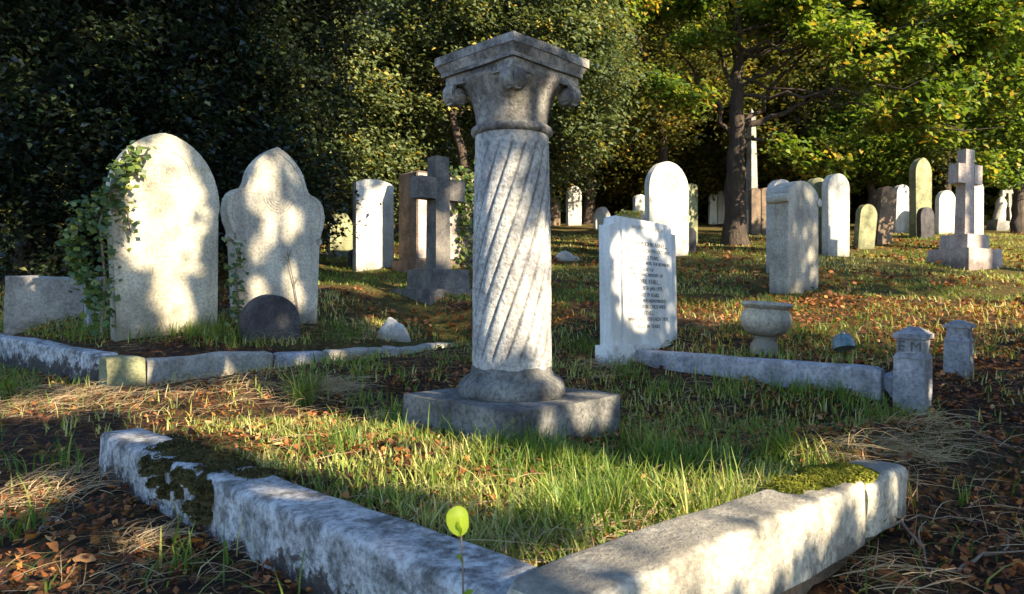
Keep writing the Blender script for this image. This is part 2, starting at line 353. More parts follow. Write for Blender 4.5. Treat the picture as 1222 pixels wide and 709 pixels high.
def leaf_quads(C, size, up=.5, aspect=.55, fold=.18, tint=None, face=None):
    """diamond leaves, folded along the midrib; C (N,3) centres"""
    n = len(C); size = np.broadcast_to(size, (n,)).astype(float)
    nrm = rng.normal(0, 1, (n, 3)); nrm /= np.linalg.norm(nrm, axis=1)[:, None]
    nrm[:, 2] = np.abs(nrm[:, 2]) * (1) + up
    if face is not None: nrm += face
    nrm /= np.linalg.norm(nrm, axis=1)[:, None]
    d = rng.normal(0, 1, (n, 3)); d -= nrm * (d * nrm).sum(1)[:, None]; d /= np.linalg.norm(d, axis=1)[:, None] + 1e-9
    s = np.cross(nrm, d); h = size[:, None]
    V = np.empty((n, 4, 3))
    V[:, 0] = C - d * h * .5; V[:, 2] = C + d * h * .5
    V[:, 1] = C + s * h * aspect * .5 + nrm * h * fold - d * h * .06; V[:, 3] = C - s * h * aspect * .5 + nrm * h * fold - d * h * .06
    F = np.arange(n * 4).reshape(n, 4)
    tt = rng.random(n) if tint is None else tint
    return V.reshape(-1, 3), F, np.repeat(tt, 4)

# ------------------------------------------------------------------ where the sun gets through (photo pixel, distance, radius)
S1, S2 = 4.72, 5.33
for a in [(165, 275, S1, .10), (158, 315, S1, .09), (225, 275, S1, .09), (240, 295, S1, .07), (205, 345, S1, .09), (215, 372, S1, .10), (200, 190, S1, .13),
          (165, 235, S1, .09), (245, 240, S1, .10), (205, 310, S1, .10), (150, 250, S1, .08), (235, 215, S1, .1), (210, 240, S1, .08),
          (330, 200, S2, .13), (300, 310, S2, .07), (310, 240, S2, .10), (290, 255, S2, .08), (345, 262, S2, .09), (356, 322, S2, .06), (368, 338, S2, .05),
          (352, 372, S2, .08), (285, 372, S2, .08), (372, 245, S2, .07), (335, 235, S2, .09), (320, 275, S2, .06),
          (60, 336, 5.4, .12), (40, 334, 5.4, .06), (75, 334, 5.4, .07),
          (108, 447, 3.95, .09), (190, 445, 4.3, .09), (165, 450, 4.2, .06), (262, 458, 4.5, .07), (228, 440, 4.4, .05), (408, 432, 5.1, .08), (370, 440, 4.8, .05), (450, 428, 5.2, .05), (535, 420, 5.8, .06),
          (468, 378, 5.9, .08)]: lit(*a)
for a in [(25, 492), (60, 487), (140, 480), (110, 474), (190, 482), (240, 482), (290, 470), (385, 480), (340, 480)]: lit(*a, r=.11)
for a in [(20, 605), (45, 590), (15, 680), (55, 690)]: lit(*a, r=.055)
lit(551, 620, 1.0, .02)
for a in [(165, 655), (120, 560), (280, 640)]: lit(*a, r=.02)
for x0, y0, x1, y1, r, n in [(215, 500, 420, 540, .16, 7), (330, 500, 470, 530, .15, 5), (420, 545, 860, 608, .15, 14), (470, 530, 600, 560, .06, 5), (600, 590, 780, 612, .08, 6), (300, 535, 600, 615, .06, 8), (620, 620, 860, 605, .06, 7), (690, 560, 860, 590, .05, 6), (640, 630, 700, 645, .03, 3), (930, 560, 1000, 545, .05, 3)]:
    for i in range(n):
        t = i / max(1, n - 1); lit(x0 + (x1 - x0) * t, y0 + (y1 - y0) * t, r=r)
for a in [(690, 705, 1.2, .05), (740, 690, 1.27, .06), (800, 675, 1.38, .07), (850, 662, 1.48, .06), (895, 640, 1.58, .06), (935, 622, 1.7, .05), (870, 690, 1.5, .05),
          (1008, 590, 1.95, .055), (1000, 615, 1.93, .05), (1045, 600, 2.1, .03), (965, 590, 1.85, .04), (930, 580, 1.8, .05)]: lit(*a)
D = 2.76
for y in range(320, 445, 20): lit(654, y, D - .02, .02)
for y in range(165, 320, 20): lit(655, y, D - .01, -.008)
for a in [(604, 205, D - .15, .035), (596, 232, D - .14, .03), (628, 305, D - .14, .03), (630, 335, D - .14, .05), (626, 365, D - .14, .055), (612, 385, D - .14, .05), (600, 408, D - .14, .04), (640, 395, D - .13, .03), (590, 425, D - .13, .025),
          (636, 125, D - .16, .035), (650, 112, D - .14, .03), (645, 150, D - .12, .025), (664, 108, D - .1, .03), (640, 435, D - .1, .03), (655, 452, D - .08, .03), (690, 485, 2.58, .05), (722, 482, 2.7, .05), (705, 500, 2.6, .04), (655, 492, 2.45, .03)]: lit(*a)
for a in [(748, 295, 4.5, .06), (745, 325, 4.5, .07), (743, 360, 4.5, .09), (764, 345, 4.55, .05), (760, 378, 4.55, .08), (733, 300, 4.45, .04), (733, 345, 4.45, .04), (762, 290, 4.55, .035), (765, 320, 4.55, .045), (775, 300, 4.6, .025),
          (548, 228, 7.1, .07), (455, 285, 8.7, .40), (460, 240, 8.7, .2), (440, 300, 8.7, .25), (550, 290, 8.6, .22), (550, 250, 8.6, .1), (504, 305, 8.6, .1), (505, 275, 8.6, .06), (405, 270, 9.6, .1),
          (958, 245, 7.2, .13), (948, 285, 7.2, .12), (966, 300, 7.2, .12), (968, 262, 7.2, .1), (955, 330, 7.2, .07), (795, 250, 10.2, .75), (800, 210, 10.2, .4), (1001, 250, 9.6, .5), (978, 250, 10, .4), (925, 250, 8.4, .5), (1160, 210, 9.1, .5), (1162, 260, 9.1, .4), (1170, 305, 9.1, .3),
          (1110, 455, 3.4, .03), (1110, 400, 3.4, .03), (935, 372, 4.4, .03)]: lit(*a)
for x in range(670, 780, 22): lit(x, 300, r=.3)
for x in range(830, 1222, 24): lit(x, 330, r=.26)
for x in range(830, 910, 20): lit(x, 308, r=.2)
for x in range(390, 480, 20): lit(x, 342, r=.18)
for x in range(1000, 1222, 30): lit(x, 345, r=.15)
for a in [(700, 60, 10.5, .9), (720, 130, 10.2, .7), (690, 180, 10.2, .5), (480, 60, 10.5, .8), (560, 20, 10.5, .8), (1050, 60, 10.6, 1.3), (1120, 110, 10.2, .8), (1180, 60, 10.3, .8), (1190, 130, 10.3, .6), (930, 20, 11.2, 1.0), (850, 40, 11.4, .9), (1040, 130, 10.6, .7), (885, 155, 12, .12), (885, 270, 12, .2), (884, 210, 12, .12), (40, 30, 6.3, .12), (38, 60, 6.3, .1), (130, 40, 6.8, .16), (140, 70, 6.8, .12), (150, 95, 6.8, .1), (170, 85, 6.8, .08), (350, 30, 7.5, .35), (390, 60, 7.5, .35), (330, 90, 7.5, .3), (400, 120, 7.6, .3), (300, 60, 7.5, .2), (100, 180, 6.5, .12), (80, 270, 6.2, .15), (110, 300, 6.2, .15), (30, 240, 6.2, .12), (220, 120, 7, .15), (60, 150, 6.4, .1), (270, 150, 7, .12), (430, 130, 10, .4), (640, 20, 10.5, .8), (520, 110, 10.3, .35), (450, 190, 10, .25)]: lit(*a)

# ------------------------------------------------------------------ ground
def axis(lo, hi, near_lo, near_hi, d0, grow=1.07):
    a = list(np.arange(near_lo, near_hi, d0)); d, p = d0, a[-1]
    while p < hi: d *= grow; p += d; a.append(p)
    d, p = d0, near_lo; b = []
    while p > lo: d *= grow; p -= d; b.append(p)
    return np.array(b[::-1] + a)
gx = axis(-160, 160, -3.2, 3.2, .035); gy = axis(-60, 190, .6, 5.6, .035)
XX, YY = np.meshgrid(gx, gy); ZZ = G(XX, YY)
Vg = np.stack([XX, YY, ZZ], -1).reshape(-1, 3); nx, ny = len(gx), len(gy)
ii = np.arange(ny - 1)[:, None] * nx + np.arange(nx - 1)[None, :]
Fg = np.stack([ii, ii + 1, ii + nx + 1, ii + nx], -1).reshape(-1, 4)
tag(link('ground', fast_mesh('ground', Vg, Fg, smooth=True), M['ground']), 'sloping churchyard ground of dark soil and rough turf', 'ground', kind='structure')

# ------------------------------------------------------------------ kerbs
def kerb_stone(parent, A, B, z0, z1, width, height, mat, seed, inward, r=.022, amp=.006, nseg=None):
    """stone whose outer top edge runs from A to B (plan), tops z0 and z1; inward = plan direction of its width"""
    A = np.asarray(A, float); B = np.asarray(B, float); L = np.linalg.norm(B - A); n = nseg or max(6, int(L / .03))
    prof = []
    def arc(cx, cz, a0, a1, k=5):
        for i in range(k):
            a = a0 + (a1 - a0) * i / (k - 1); prof.append((cx + r * math.cos(a), cz + r * math.sin(a)))
    for z in np.linspace(-height, -r * 2, 6): prof.append((0, z))
    arc(r, -r, math.pi, math.pi / 2); prof += [(width * f, 0) for f in (.3, .45, .6, .75)]
    arc(width - r, -r, math.pi / 2, 0)
    for z in np.linspace(-r * 2, -height, 5): prof.append((width, z))
    m = len(prof); inw = np.asarray(inward, float); V = np.zeros((n + 1, m, 3))
    for i in range(n + 1):
        t = i / n; sh = 1.0
        e = min(t, 1 - t) * L; inset = .012 * max(0, 1 - e / .02) ** 2
        for j, (w, z) in enumerate(prof):
            p = A + (B - A) * t
            ww = width / 2 + (w - width / 2) * (1 - inset / width * 2); zz = z - (inset if z > -height * .9 else 0)
            q = p + inw * ww; V[i, j] = (q[0], q[1], CAMZ + z0 + (z1 - z0) * t + zz)
    for i in range(n + 1):
        for j in range(m):
            p = Vector(V[i, j]) * 7 + Vector((seed * 5.3, 0, 0))
            dn = Vector((mnoise.noise(p), mnoise.noise(p + Vector((7, 3, 1))), mnoise.noise(p + Vector((1, 8, 5))))) * amp
            dn += Vector((0, 0, 1)) * (mnoise.noise(p * .35) * amp * 1.5) + Vector((mnoise.noise(p * 4), mnoise.noise(p * 4 + Vector((3, 3, 3))), 0)) * amp * .3
            V[i, j] += dn
    o = np.array([V[:, :, 0].mean(), V[:, :, 1].mean(), V[:, :, 2].min()])
    bm = bmesh.new(); vv = [[bm.verts.new(V[i, j] - o) for j in range(m)] for i in range(n + 1)]
    for i in range(n):
        for j in range(m - 1): bm.faces.new((vv[i][j], vv[i][j + 1], vv[i + 1][j + 1], vv[i + 1][j]))
    bm.faces.new(vv[0]); bm.faces.new(vv[-1][::-1])
    ob = bm_link('kerb_stone', bm, mat, None, angle=60); ob.location = o
    ob.parent = parent; ob.matrix_parent_inverse = Matrix.Translation(-parent.location); return ob

def moss_mat_patch(parent, pts, mat, name='moss', spike=.018, blades=3000, flat=.012):
    """cushion of moss: pts = list of (x, y, z, rx, ry, h) blobs on a stone top; short spikes over low domes"""
    Vs, Fs, Ts, o = [], [], [], 0
    for (x, y, z, rx, ry, h) in pts:
        k = 14; rr, aa = np.meshgrid(np.linspace(0, 1, k), np.linspace(0, 2 * math.pi, 22))
        wob = 1 + .25 * np.sin(aa * 3 + x * 9) + .12 * np.sin(aa * 7 + y * 20)
        X = x + rr * rx * np.cos(aa) * wob; Y = y + rr * ry * np.sin(aa) * wob
        Z = z + h * (1 - rr ** 2) + (vnoise(X * 60, Y * 60, 4) - .5) * .012 - .006 * rr
        V = np.stack([X, Y, Z], -1).reshape(-1, 3)
        i = np.arange(21)[:, None] * k + np.arange(k - 1)[None, :]
        F = np.stack([i, i + 1, i + k + 1, i + k], -1).reshape(-1, 4)
        Vs.append(V); Fs.append(F + o); Ts.append(.35 + .3 * vnoise(V[:, 0] * 40, V[:, 1] * 40, 6)); o += len(V)
        nb = blades // len(pts); r = np.sqrt(rng.random(nb)); a = rng.random(nb) * 2 * math.pi; wob = 1 + .25 * np.sin(a * 3 + x * 9) + .12 * np.sin(a * 7 + y * 20)
        C = np.stack([x + r * rx * np.cos(a) * wob, y + r * ry * np.sin(a) * wob, z + h * (1 - r ** 2)], -1)
        V, F, T = leaf_quads(C + [0, 0, .003], rng.uniform(.5, 1.2, nb) * spike, up=-.2, aspect=.3)
        Vs.append(V); Fs.append(F + o); Ts.append(np.clip(T * .6 + .4 * np.repeat(vnoise(C[:, 0] * 30, C[:, 1] * 30, 9), 4), 0, 1)); o += len(V)
    V = np.concatenate(Vs); org = np.array(parent.location); me = fast_mesh(name, V - org, np.concatenate(Fs), np.concatenate(Ts), True)
    return tag(link(name, me, mat, parent), kind='stuff')

def at_uv(C, U, V, u, v): return C + U * u + V * v
kA = thing('grave_kerb', 'weathered stone kerb around the plot of the spiral column, with moss on top', 'kerb', (*PC, CAMZ - .75))
P = lambda u, v: at_uv(PC, PU, PV, u, v)
PVn = np.array([.684, .729]); PUn = np.array([-.707, .707])       # inward width directions
kerb_stone(kA, P(.155, .0), P(1.30, .0), -.492, -.497, .15, .34, M['kerb'], 1, PVn, r=.02, amp=.005)
kerb_stone(kA, P(1.312, -.004), P(2.16, -.004), -.499, -.502, .15, .34, M['kerb'], 3, PVn, r=.02, amp=.006)
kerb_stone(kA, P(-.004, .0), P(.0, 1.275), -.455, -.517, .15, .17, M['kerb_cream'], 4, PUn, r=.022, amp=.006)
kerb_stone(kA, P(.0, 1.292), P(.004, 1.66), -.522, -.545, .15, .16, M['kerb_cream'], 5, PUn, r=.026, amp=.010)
kerb_stone(kA, P(.035, .06), P(.035, 1.64), -.60, -.69, .11, .22, M['brown'], 7, PUn, r=.02, amp=.014)
def on_kerb(u, v, dz): 
    p = P(u, v); return (p[0], p[1], CAMZ + dz)
pm = []
for u, v, dz, rx, ry, h in [(1.30, .085, -.505, .10, .055, .022), (1.44, .09, -.508, .12, .06, .028), (1.58, .085, -.508, .11, .06, .026), (1.70, .09, -.506, .09, .055, .02), (1.50, .03, -.515, .09, .035, .014), (1.36, .03, -.515, .07, .03, .012), (1.17, .10, -.500, .08, .04, .014)]:
    x, y, z = on_kerb(u, v, dz); pm.append((x, y, z, rx * .8, ry * 1.1, h))
for i in range(34):
    u = 1.20 + .45 * rng.random(); x, y, z = on_kerb(u, -.008 + .01 * rng.random(), -.522 - .10 * rng.random() ** 1.8); pm.append((x, y, z, .014 + .022 * rng.random(), .012, .02))
moss_mat_patch(kA, pm, M['moss_dark'], blades=16000)
pm = []
for u, v, dz, rx, ry, h in [(.09, 1.07, -.512, .075, .045, .018), (.075, 1.17, -.516, .075, .05, .026), (.06, 1.26, -.52, .07, .06, .03), (.10, .98, -.508, .05, .035, .014), (.06, 1.33, -.524, .05, .05, .02), (.11, 1.22, -.518, .06, .05, .02)]:
    x, y, z = on_kerb(u, v, dz); pm.append((x, y, z, rx, ry, h))
moss_mat_patch(kA, pm, M['moss'], blades=9000)

kB = thing('grave_kerb', 'long low kerb before the pair of pale headstones, blue-grey left and mossy right', 'kerb', (*LC, CAMZ - .6))
Q = lambda u, v: at_uv(LC, LU, LV, u, v); LVn, LUn = LN1, LN2
kerb_stone(kB, Q(.16, 0), Q(3.2, 0), -.375, -.29, .14, .30, M['kerb'], 11, LVn, amp=.006)
kerb_stone(kB, Q(0, -.01), Q(.0, .20), -.385, -.39, .16, .30, M['green'], 12, LUn, amp=.007)
kerb_stone(kB, Q(0, .215), Q(.01, 1.02), -.40, -.41, .14, .30, M['grey'], 13, LUn, amp=.012)
kerb_stone(kB, Q(0, 1.05), Q(.0, 1.42), -.425, -.43, .13, .28, M['blue'], 14, LUn, amp=.008)
kerb_stone(kB, Q(-.01, 1.44), Q(.0, 1.95), -.43, -.435, .14, .28, M['cream2'], 15, LUn, amp=.010)
kerb_stone(kB, Q(.0, 1.97), Q(.02, 2.75), -.44, -.45, .13, .28, M['grey'], 16, LUn, amp=.012)

kC = thing('grave_kerb', 'dark blue-grey kerb in front of the white inscribed headstone and urn', 'kerb', (*RC, CAMZ - .6))
S = lambda u, v: at_uv(RC, RU, RV, u, v)
kerb_stone(kC, S(.08, 0), S(1.55, 0), -.385, -.375, .11, .30, M['blue'], 21, RV, amp=.004)
kerb_stone(kC, S(0, .08), S(0, .62), -.42, -.43, .11, .30, M['blue'], 22, RU, amp=.005)

# ------------------------------------------------------------------ column monument
RZ0 = R(46.6)
col = thing('column_monument', 'spiral-fluted stone column with scrolled capital standing on a square plinth', 'monument', (.0, D, CAMZ - .56), R(45.8))
zc = .56     # camera level in the column's own height
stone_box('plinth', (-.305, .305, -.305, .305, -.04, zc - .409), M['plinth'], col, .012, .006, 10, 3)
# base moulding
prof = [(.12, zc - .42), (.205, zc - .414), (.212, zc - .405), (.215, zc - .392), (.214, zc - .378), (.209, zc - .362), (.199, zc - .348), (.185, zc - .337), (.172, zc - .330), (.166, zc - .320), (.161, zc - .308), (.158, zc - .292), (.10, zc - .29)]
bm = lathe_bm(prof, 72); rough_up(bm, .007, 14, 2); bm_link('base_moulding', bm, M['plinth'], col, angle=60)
# fluted shaft
nth, nz = 360, 100; zb, zt = zc - .300, zc + .628
th = np.linspace(0, 2 * math.pi, nth, endpoint=False); zz = np.linspace(zb, zt, nz)
TH, Z2 = np.meshgrid(th, zz); f = (Z2 - zb) / (zt - zb)
rad = .1575 - .0125 * f + .004 * np.sin(math.pi * f)
NF = 18
ph = ((TH - 2.15 * (Z2 - zb) / (zt - zb)) * NF / (2 * math.pi)) % 1.0
gro = np.exp(-((ph - .5) / .10) ** 2) * .0085 + np.clip(1 - np.abs(ph - .27) / .25, 0, 1) * .002
endm = sstep(.03, .055, f) * (1 - sstep(.925, .945, f))
rad = rad - gro * endm
ns = np.array([mnoise.noise(Vector((math.cos(a) * 2.2, math.sin(a) * 2.2, z * 14))) for a, z in zip(TH.ravel(), Z2.ravel())]).reshape(TH.shape)
rad += ns * .0016
Vc = np.stack([rad * np.cos(TH), rad * np.sin(TH), Z2], -1).reshape(-1, 3)
i = np.arange(nz - 1)[:, None] * nth; j = np.arange(nth)[None, :]
Fc = np.stack([i + j, i + (j + 1) % nth, i + nth + (j + 1) % nth, i + nth + j], -1).reshape(-1, 4)
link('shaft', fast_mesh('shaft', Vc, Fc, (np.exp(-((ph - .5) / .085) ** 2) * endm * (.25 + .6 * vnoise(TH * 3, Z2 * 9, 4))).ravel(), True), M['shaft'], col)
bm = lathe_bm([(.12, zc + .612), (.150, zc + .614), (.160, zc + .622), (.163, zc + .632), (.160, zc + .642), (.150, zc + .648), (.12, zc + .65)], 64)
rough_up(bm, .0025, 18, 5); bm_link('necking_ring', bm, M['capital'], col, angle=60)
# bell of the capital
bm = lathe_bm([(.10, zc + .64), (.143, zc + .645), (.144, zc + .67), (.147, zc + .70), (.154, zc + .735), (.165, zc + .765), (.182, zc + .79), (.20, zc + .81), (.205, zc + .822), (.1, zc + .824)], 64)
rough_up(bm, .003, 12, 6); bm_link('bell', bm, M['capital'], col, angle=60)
def scroll_mesh(cx, cz, r0, turns, width, tail):
    """spiral strip in the x-z plane, centred at (cx, cz), thick along y; tail = points leading in from the bell"""
    pts = list(tail); n = 44
    a0 = math.pi / 2
    for k in range(n + 1):
        t = k / n; a = a0 - t * turns * 2 * math.pi; r = r0 * (1 - t) ** .9 + .004
        pts.append((cx + r * math.cos(a), cz + r * math.sin(a)))
    bm = bmesh.new(); prev = None; th_ = .0058
    for k, (x, z) in enumerate(pts):
        q0 = pts[max(0, k - 1)]; q1 = pts[min(len(pts) - 1, k + 1)]
        dx, dz = q1[0] - q0[0], q1[1] - q0[1]; l = math.hypot(dx, dz) or 1; nx_, nz_ = -dz / l, dx / l
        row = [bm.verts.new((x + nx_ * s * th_, y, z + nz_ * s * th_)) for s, y in ((1, -width / 2), (1, width / 2), (-1, width / 2), (-1, -width / 2))]
        if prev:
            for m_ in range(4): bm.faces.new((prev[m_], prev[(m_ + 1) % 4], row[(m_ + 1) % 4], row[m_]))
        else: bm.faces.new(row)
        prev = row
    bm.faces.new(prev[::-1])
    c = lathe_bm([(.001, -width * .5), (.009, -width * .48), (.011, -width * .1), (r0 * .92, -width * .04), (r0 * .9, width * .45), (.001, width * .46)], 20)
    rot = Matrix.Translation((cx, 0, cz)) @ Matrix.Rotation(R(90), 4, 'X')
    bmesh.ops.transform(c, matrix=rot, verts=c.verts[:]); tmp = bpy.data.meshes.new('t'); c.to_mesh(tmp); c.free(); bm.from_mesh(tmp); bpy.data.meshes.remove(tmp)
    return bm
for q in range(4):
    for s in (-1, 1):
        bm = scroll_mesh(.160, zc + .776, .039, 1.7, .056, [(.02, zc + .806), (.06, zc + .812), (.11, zc + .815)])
        bmesh.ops.transform(bm, matrix=Matrix.Rotation(R(90 * q), 4, 'Z') @ Matrix.Translation((0, -.158, 0)) @ Matrix.Diagonal((s, 1, 1, 1)), verts=bm.verts[:])
        bm_link('volute', bm, M['capital'], col, angle=40)
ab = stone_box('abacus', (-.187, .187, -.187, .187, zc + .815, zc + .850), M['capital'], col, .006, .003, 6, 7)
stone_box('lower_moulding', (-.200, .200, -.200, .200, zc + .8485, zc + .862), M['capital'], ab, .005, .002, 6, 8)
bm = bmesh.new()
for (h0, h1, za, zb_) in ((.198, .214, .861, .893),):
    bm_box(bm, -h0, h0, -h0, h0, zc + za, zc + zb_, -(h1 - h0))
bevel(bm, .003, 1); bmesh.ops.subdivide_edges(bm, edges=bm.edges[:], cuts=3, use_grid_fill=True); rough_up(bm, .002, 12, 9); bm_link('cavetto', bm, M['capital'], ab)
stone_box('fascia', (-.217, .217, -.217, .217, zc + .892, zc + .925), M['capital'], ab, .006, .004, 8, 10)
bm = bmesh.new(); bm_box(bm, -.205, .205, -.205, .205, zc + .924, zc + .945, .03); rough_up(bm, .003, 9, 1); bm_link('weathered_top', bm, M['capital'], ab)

# ------------------------------------------------------------------ headstones
def place(xl, xr, Y, rz):
    a, b = (xl - CX) / FPX, (xr - CX) / FPX; c, s = math.cos(rz), math.sin(rz)
    h = (b - a) * Y / (2 * c - s * (a + b)); X = a * Y + h * (c - s * a)
    return X, 2 * h
def arc_pts(cx, cz, r, a0, a1, n=12): return [(cx + r * math.cos(a0 + (a1 - a0) * i / n), cz + r * math.sin(a0 + (a1 - a0) * i / n)) for i in range(n + 1)]
def o_round(w, h): return [(-w / 2, 0), (w / 2, 0)] + arc_pts(0, h - w / 2, w / 2, 0, math.pi, 24)
def o_low(w, h, rise):
    r = (w * w / 4 + rise * rise) / (2 * rise); a = math.asin(min(1, w / 2 / r))
    return [(-w / 2, 0), (w / 2, 0)] + arc_pts(0, h - r, r, math.pi / 2 - a, math.pi / 2 + a, 20)
def o_gothic(w, h, rise):
    # two arcs meeting in a point
    r = (w * w / 4 + rise * rise) / w; a = math.asin(min(1, rise / r))
    right = arc_pts(w / 2 - r, h - rise, r, 0, a, 14); left = [(-x, z) for x, z in right[::-1]]
    return [(-w / 2, 0), (w / 2, 0)] + right + left[1:]
def o_shoulder(w, h, sh, inset):
    top = arc_pts(0, h - (w / 2 - inset) * .8, w / 2 - inset, 0, math.pi, 20); top = [(x, h - (w / 2 - inset) * .8 + (z - (h - (w / 2 - inset) * .8)) * .8) for x, z in top]
    return [(-w / 2, 0), (w / 2, 0), (w / 2, sh)] + [(w / 2 - inset * .4, sh + inset * .5)] + top + [(-w / 2 + inset * .4, sh + inset * .5), (-w / 2, sh)]
def o_flat(w, h): return [(-w / 2, 0), (w / 2, 0), (w / 2, h - .02), (w / 2 - .03, h), (-w / 2 + .03, h), (-w / 2, h - .02)]
def ring(name, r, tube, loc, mat, parent, n=36, a0=0, a1=2 * math.pi, sx=1.0):
    an = np.linspace(a0, a1, n); pts = np.stack([loc[0] + sx * r * np.cos(an), np.full(n, loc[1]), loc[2] + r * np.sin(an)], -1)
    V, F = tube_np(pts, np.full(n, tube), 6); return link(name, fast_mesh(name, V, F, smooth=True), mat, parent)

def headstone(label, xl, xr, ytop, Y, kind='round', rz=25, t=.1, mat='pale', lean=0.0, back=0.0, extra=.06, name='headstone', cat='headstone', group=None, sink=0.05, rim=False, arg=None):
    rz = R(rz); X, w = place(xl, xr, Y, rz); zb_ = g1(X, Y) - sink; h = CAMZ + (CY - ytop) / FPX * Y - zb_
    if kind == 'round': o = o_round(w, h)
    elif kind == 'low': o = o_low(w, h, arg or w * .25)
    elif kind == 'gothic': o = o_gothic(w, h, arg or w * .7)
    elif kind == 'shoulder': o = o_shoulder(w, h, h - w * .55, w * .16)
    else: o = o_flat(w, h)
    root = thing(name, label, cat, (X, Y, zb_), rz, (back, lean), group)
    bm = outline_bm(o, t, min(.015, t * .12)); slab = bm_link('slab', bm, M[mat], root, angle=40)
    if rim:
        k = [(x * .86, max(.02, .05 + z * .93)) for x, z in o]
        bmr = outline_bm(k, .006, .002); rm = bm_link('raised_panel', bmr, M[mat], root, angle=40); rm.location.y = -.005
    return root, w, h

# pair of pale headstones on the left -------------------------------------------------
X, w = place(134, 264, S1, RZ0); zb_ = CAMZ - .36; h = CAMZ + (CY - 158) / FPX * S1 - zb_
zs = CAMZ + (CY - 252) / FPX * S1 - zb_
hs1 = thing('headstone', 'tall cream headstone with a broad pointed arch and ivy climbing its left edge', 'headstone', (X, S1, zb_), RZ0 - R(2), (R(-1.0), R(-.6)))
wi = w / 2 - .022; rise = h - zs - .05
r_ = (w * w / 4 + rise * rise) / w * .97; right = []
for i in range(19):
    t = i / 18; ang = t * math.pi / 2
    x = (w / 2) * (math.cos(ang) ** .92); z = zs + .05 + rise * (.94 * math.sin(ang) + .06 * t ** 5); right.append((x, z))
o1 = [(-wi, 0), (wi, 0), (wi, zs - .012), (w / 2, zs + .006)] + right + [(-x, z) for x, z in right[::-1][1:]] + [(-w / 2, zs + .006), (-wi, zs - .012)]
bm_link('slab', outline_bm(o1, .115, .012), M['cream'], hs1, angle=35)
ring('carved_roundel', .155, .0035, (0, -.001, zs + .26), M['engraved'], hs1, 30, R(-35), R(75))
ring('carved_roundel', .155, .003, (0, -.001, zs + .26), M['engraved'], hs1, 24, R(110), R(200))
ring('carved_scroll', .10, .003, (0, -.001, zs + .30), M['engraved'], hs1, 24, math.pi * 1.15, math.pi * 1.85)
ring('carved_scroll', .045, .003, (-.04, -.001, zs + .27), M['engraved'], hs1, 20, .2, math.pi * .9)

X, w = place(271, 389, S2, RZ0); zb_ = CAMZ - .33; h = CAMZ + (CY - 175) / FPX * S2 - zb_
zz_ = lambda py: CAMZ + (CY - py) / FPX * S2 - zb_
hs2 = thing('headstone', 'pale trefoil-topped headstone with small scrolls at its shoulders', 'headstone', (X, S2, zb_), RZ0 - R(1), (R(-1.5), R(.4)))
half = []
bw = w * .412
for (f_, py_) in [(.415, 288), (.445, 278), (.482, 267), (.497, 254), (.478, 241), (.446, 234), (.40, 230), (.345, 227.5), (.303, 227), (.292, 219), (.284, 212), (.262, 205), (.228, 198), (.18, 190.5), (.122, 183.5), (.06, 178)]: half.append((w * f_, zz_(py_)))
half = [(w * .405, 0)] + half + [(0.0, h + .008)]
o2 = half + [(-x, z) for x, z in half[::-1][1:]]
bm_link('slab', outline_bm(o2, .12, .012), M['cream2'], hs2, angle=35)
for s in (-1, 1):
    sc_ = ring('scroll', .022, .013, (s * (bw + .012), .05, zz_(285)), M['cream2'], hs2, 20)
    bm = lathe_bm([(.001, -.05), (.028, -.05), (.030, 0), (.028, .05), (.001, .05)], 16); bmesh.ops.transform(bm, matrix=Matrix.Translation((s * (bw + .012), .05, zz_(285))) @ Matrix.Rotation(R(90), 4, 'X'), verts=bm.verts[:])
    bm_link('scroll_drum', bm, M['cream2'], sc_)
# worn foliage carving in the head of the stone
for k in range(5): ring('carved_leaf', .03 + .022 * k, .003, (0, -.001, zz_(235)), M['engraved'], hs2, 24, R(200 - k * 6), R(340 + k * 6))
inner = [(x * .90, .10 + (z) * .90) for x, z in half[2:]]
ip = np.array([(x, -.0005, z) for x, z in inner] + [(-x, -.0005, z) for x, z in inner[::-1][1:]])
V, F = tube_np(ip, np.full(len(ip), .0035), 5); link('carved_border', fast_mesh('carved_border', V, F, smooth=True), M['engraved'], hs2)

# small dark footstone, low slab, block, rock ----------------------------------------------
headstone('small dark round-topped footstone leaning before the trefoil headstone', 291, 358, 352, 4.98, 'round', 44, .09, 'dark', R(-2), R(4), name='footstone', cat='footstone')
X, w = place(6, 97, 5.4, RZ0)
sl_ = thing('fallen_slab', 'broken low grey slab left of the ivy-covered headstone', 'slab', (X, 5.4, CAMZ - .36), RZ0 - R(14), (R(8), R(1)))
stone_box('slab', (-w * .5, w * .5, -.05, .10, -.1, .36 + (CY - 331) / FPX * 5.4), M['grey'], sl_, .018, .012, 9, 31)
X, w = place(104, 127, 5.05, RZ0)
bk = thing('stone_block', 'narrow dark stone block between the low slab and the tall cream headstone', 'block', (X, 5.05, CAMZ - .36), RZ0 - R(4), (R(1), R(-1)))
stone_box('block', (-w * .5, w * .5, -.06, .08, -.1, .36 + (CY - 331) / FPX * 5.05), M['blue'], bk, .012, .006, 5, 32)
p = W(467, 392, 5.75)
rk = thing('rock', 'small pale pointed rock on the grass before the dark cross', 'rock', (p[0], p[1], g1(p[0], p[1]) - .03), R(20))
bm = bmesh.new(); bmesh.ops.create_icosphere(bm, subdivisions=4, radius=.13)
for v in bm.verts:
    v.co.x *= 1.15; v.co.y *= .7; v.co.z *= 1.45 if v.co.z > 0 else .6
    if v.co.z > 0: v.co.x *= 1 - .25 * v.co.z / .19
rough_up(bm, .035, 8, 4); rough_up(bm, .008, 30, 5); bm_link('body', bm, M['pale'], rk)
p = W(676, 300, 9.9)
rk = thing('rock', 'flat pale stone lying in the grass behind the column', 'rock', (p[0], p[1], g1(p[0], p[1]) - .02), R(10))
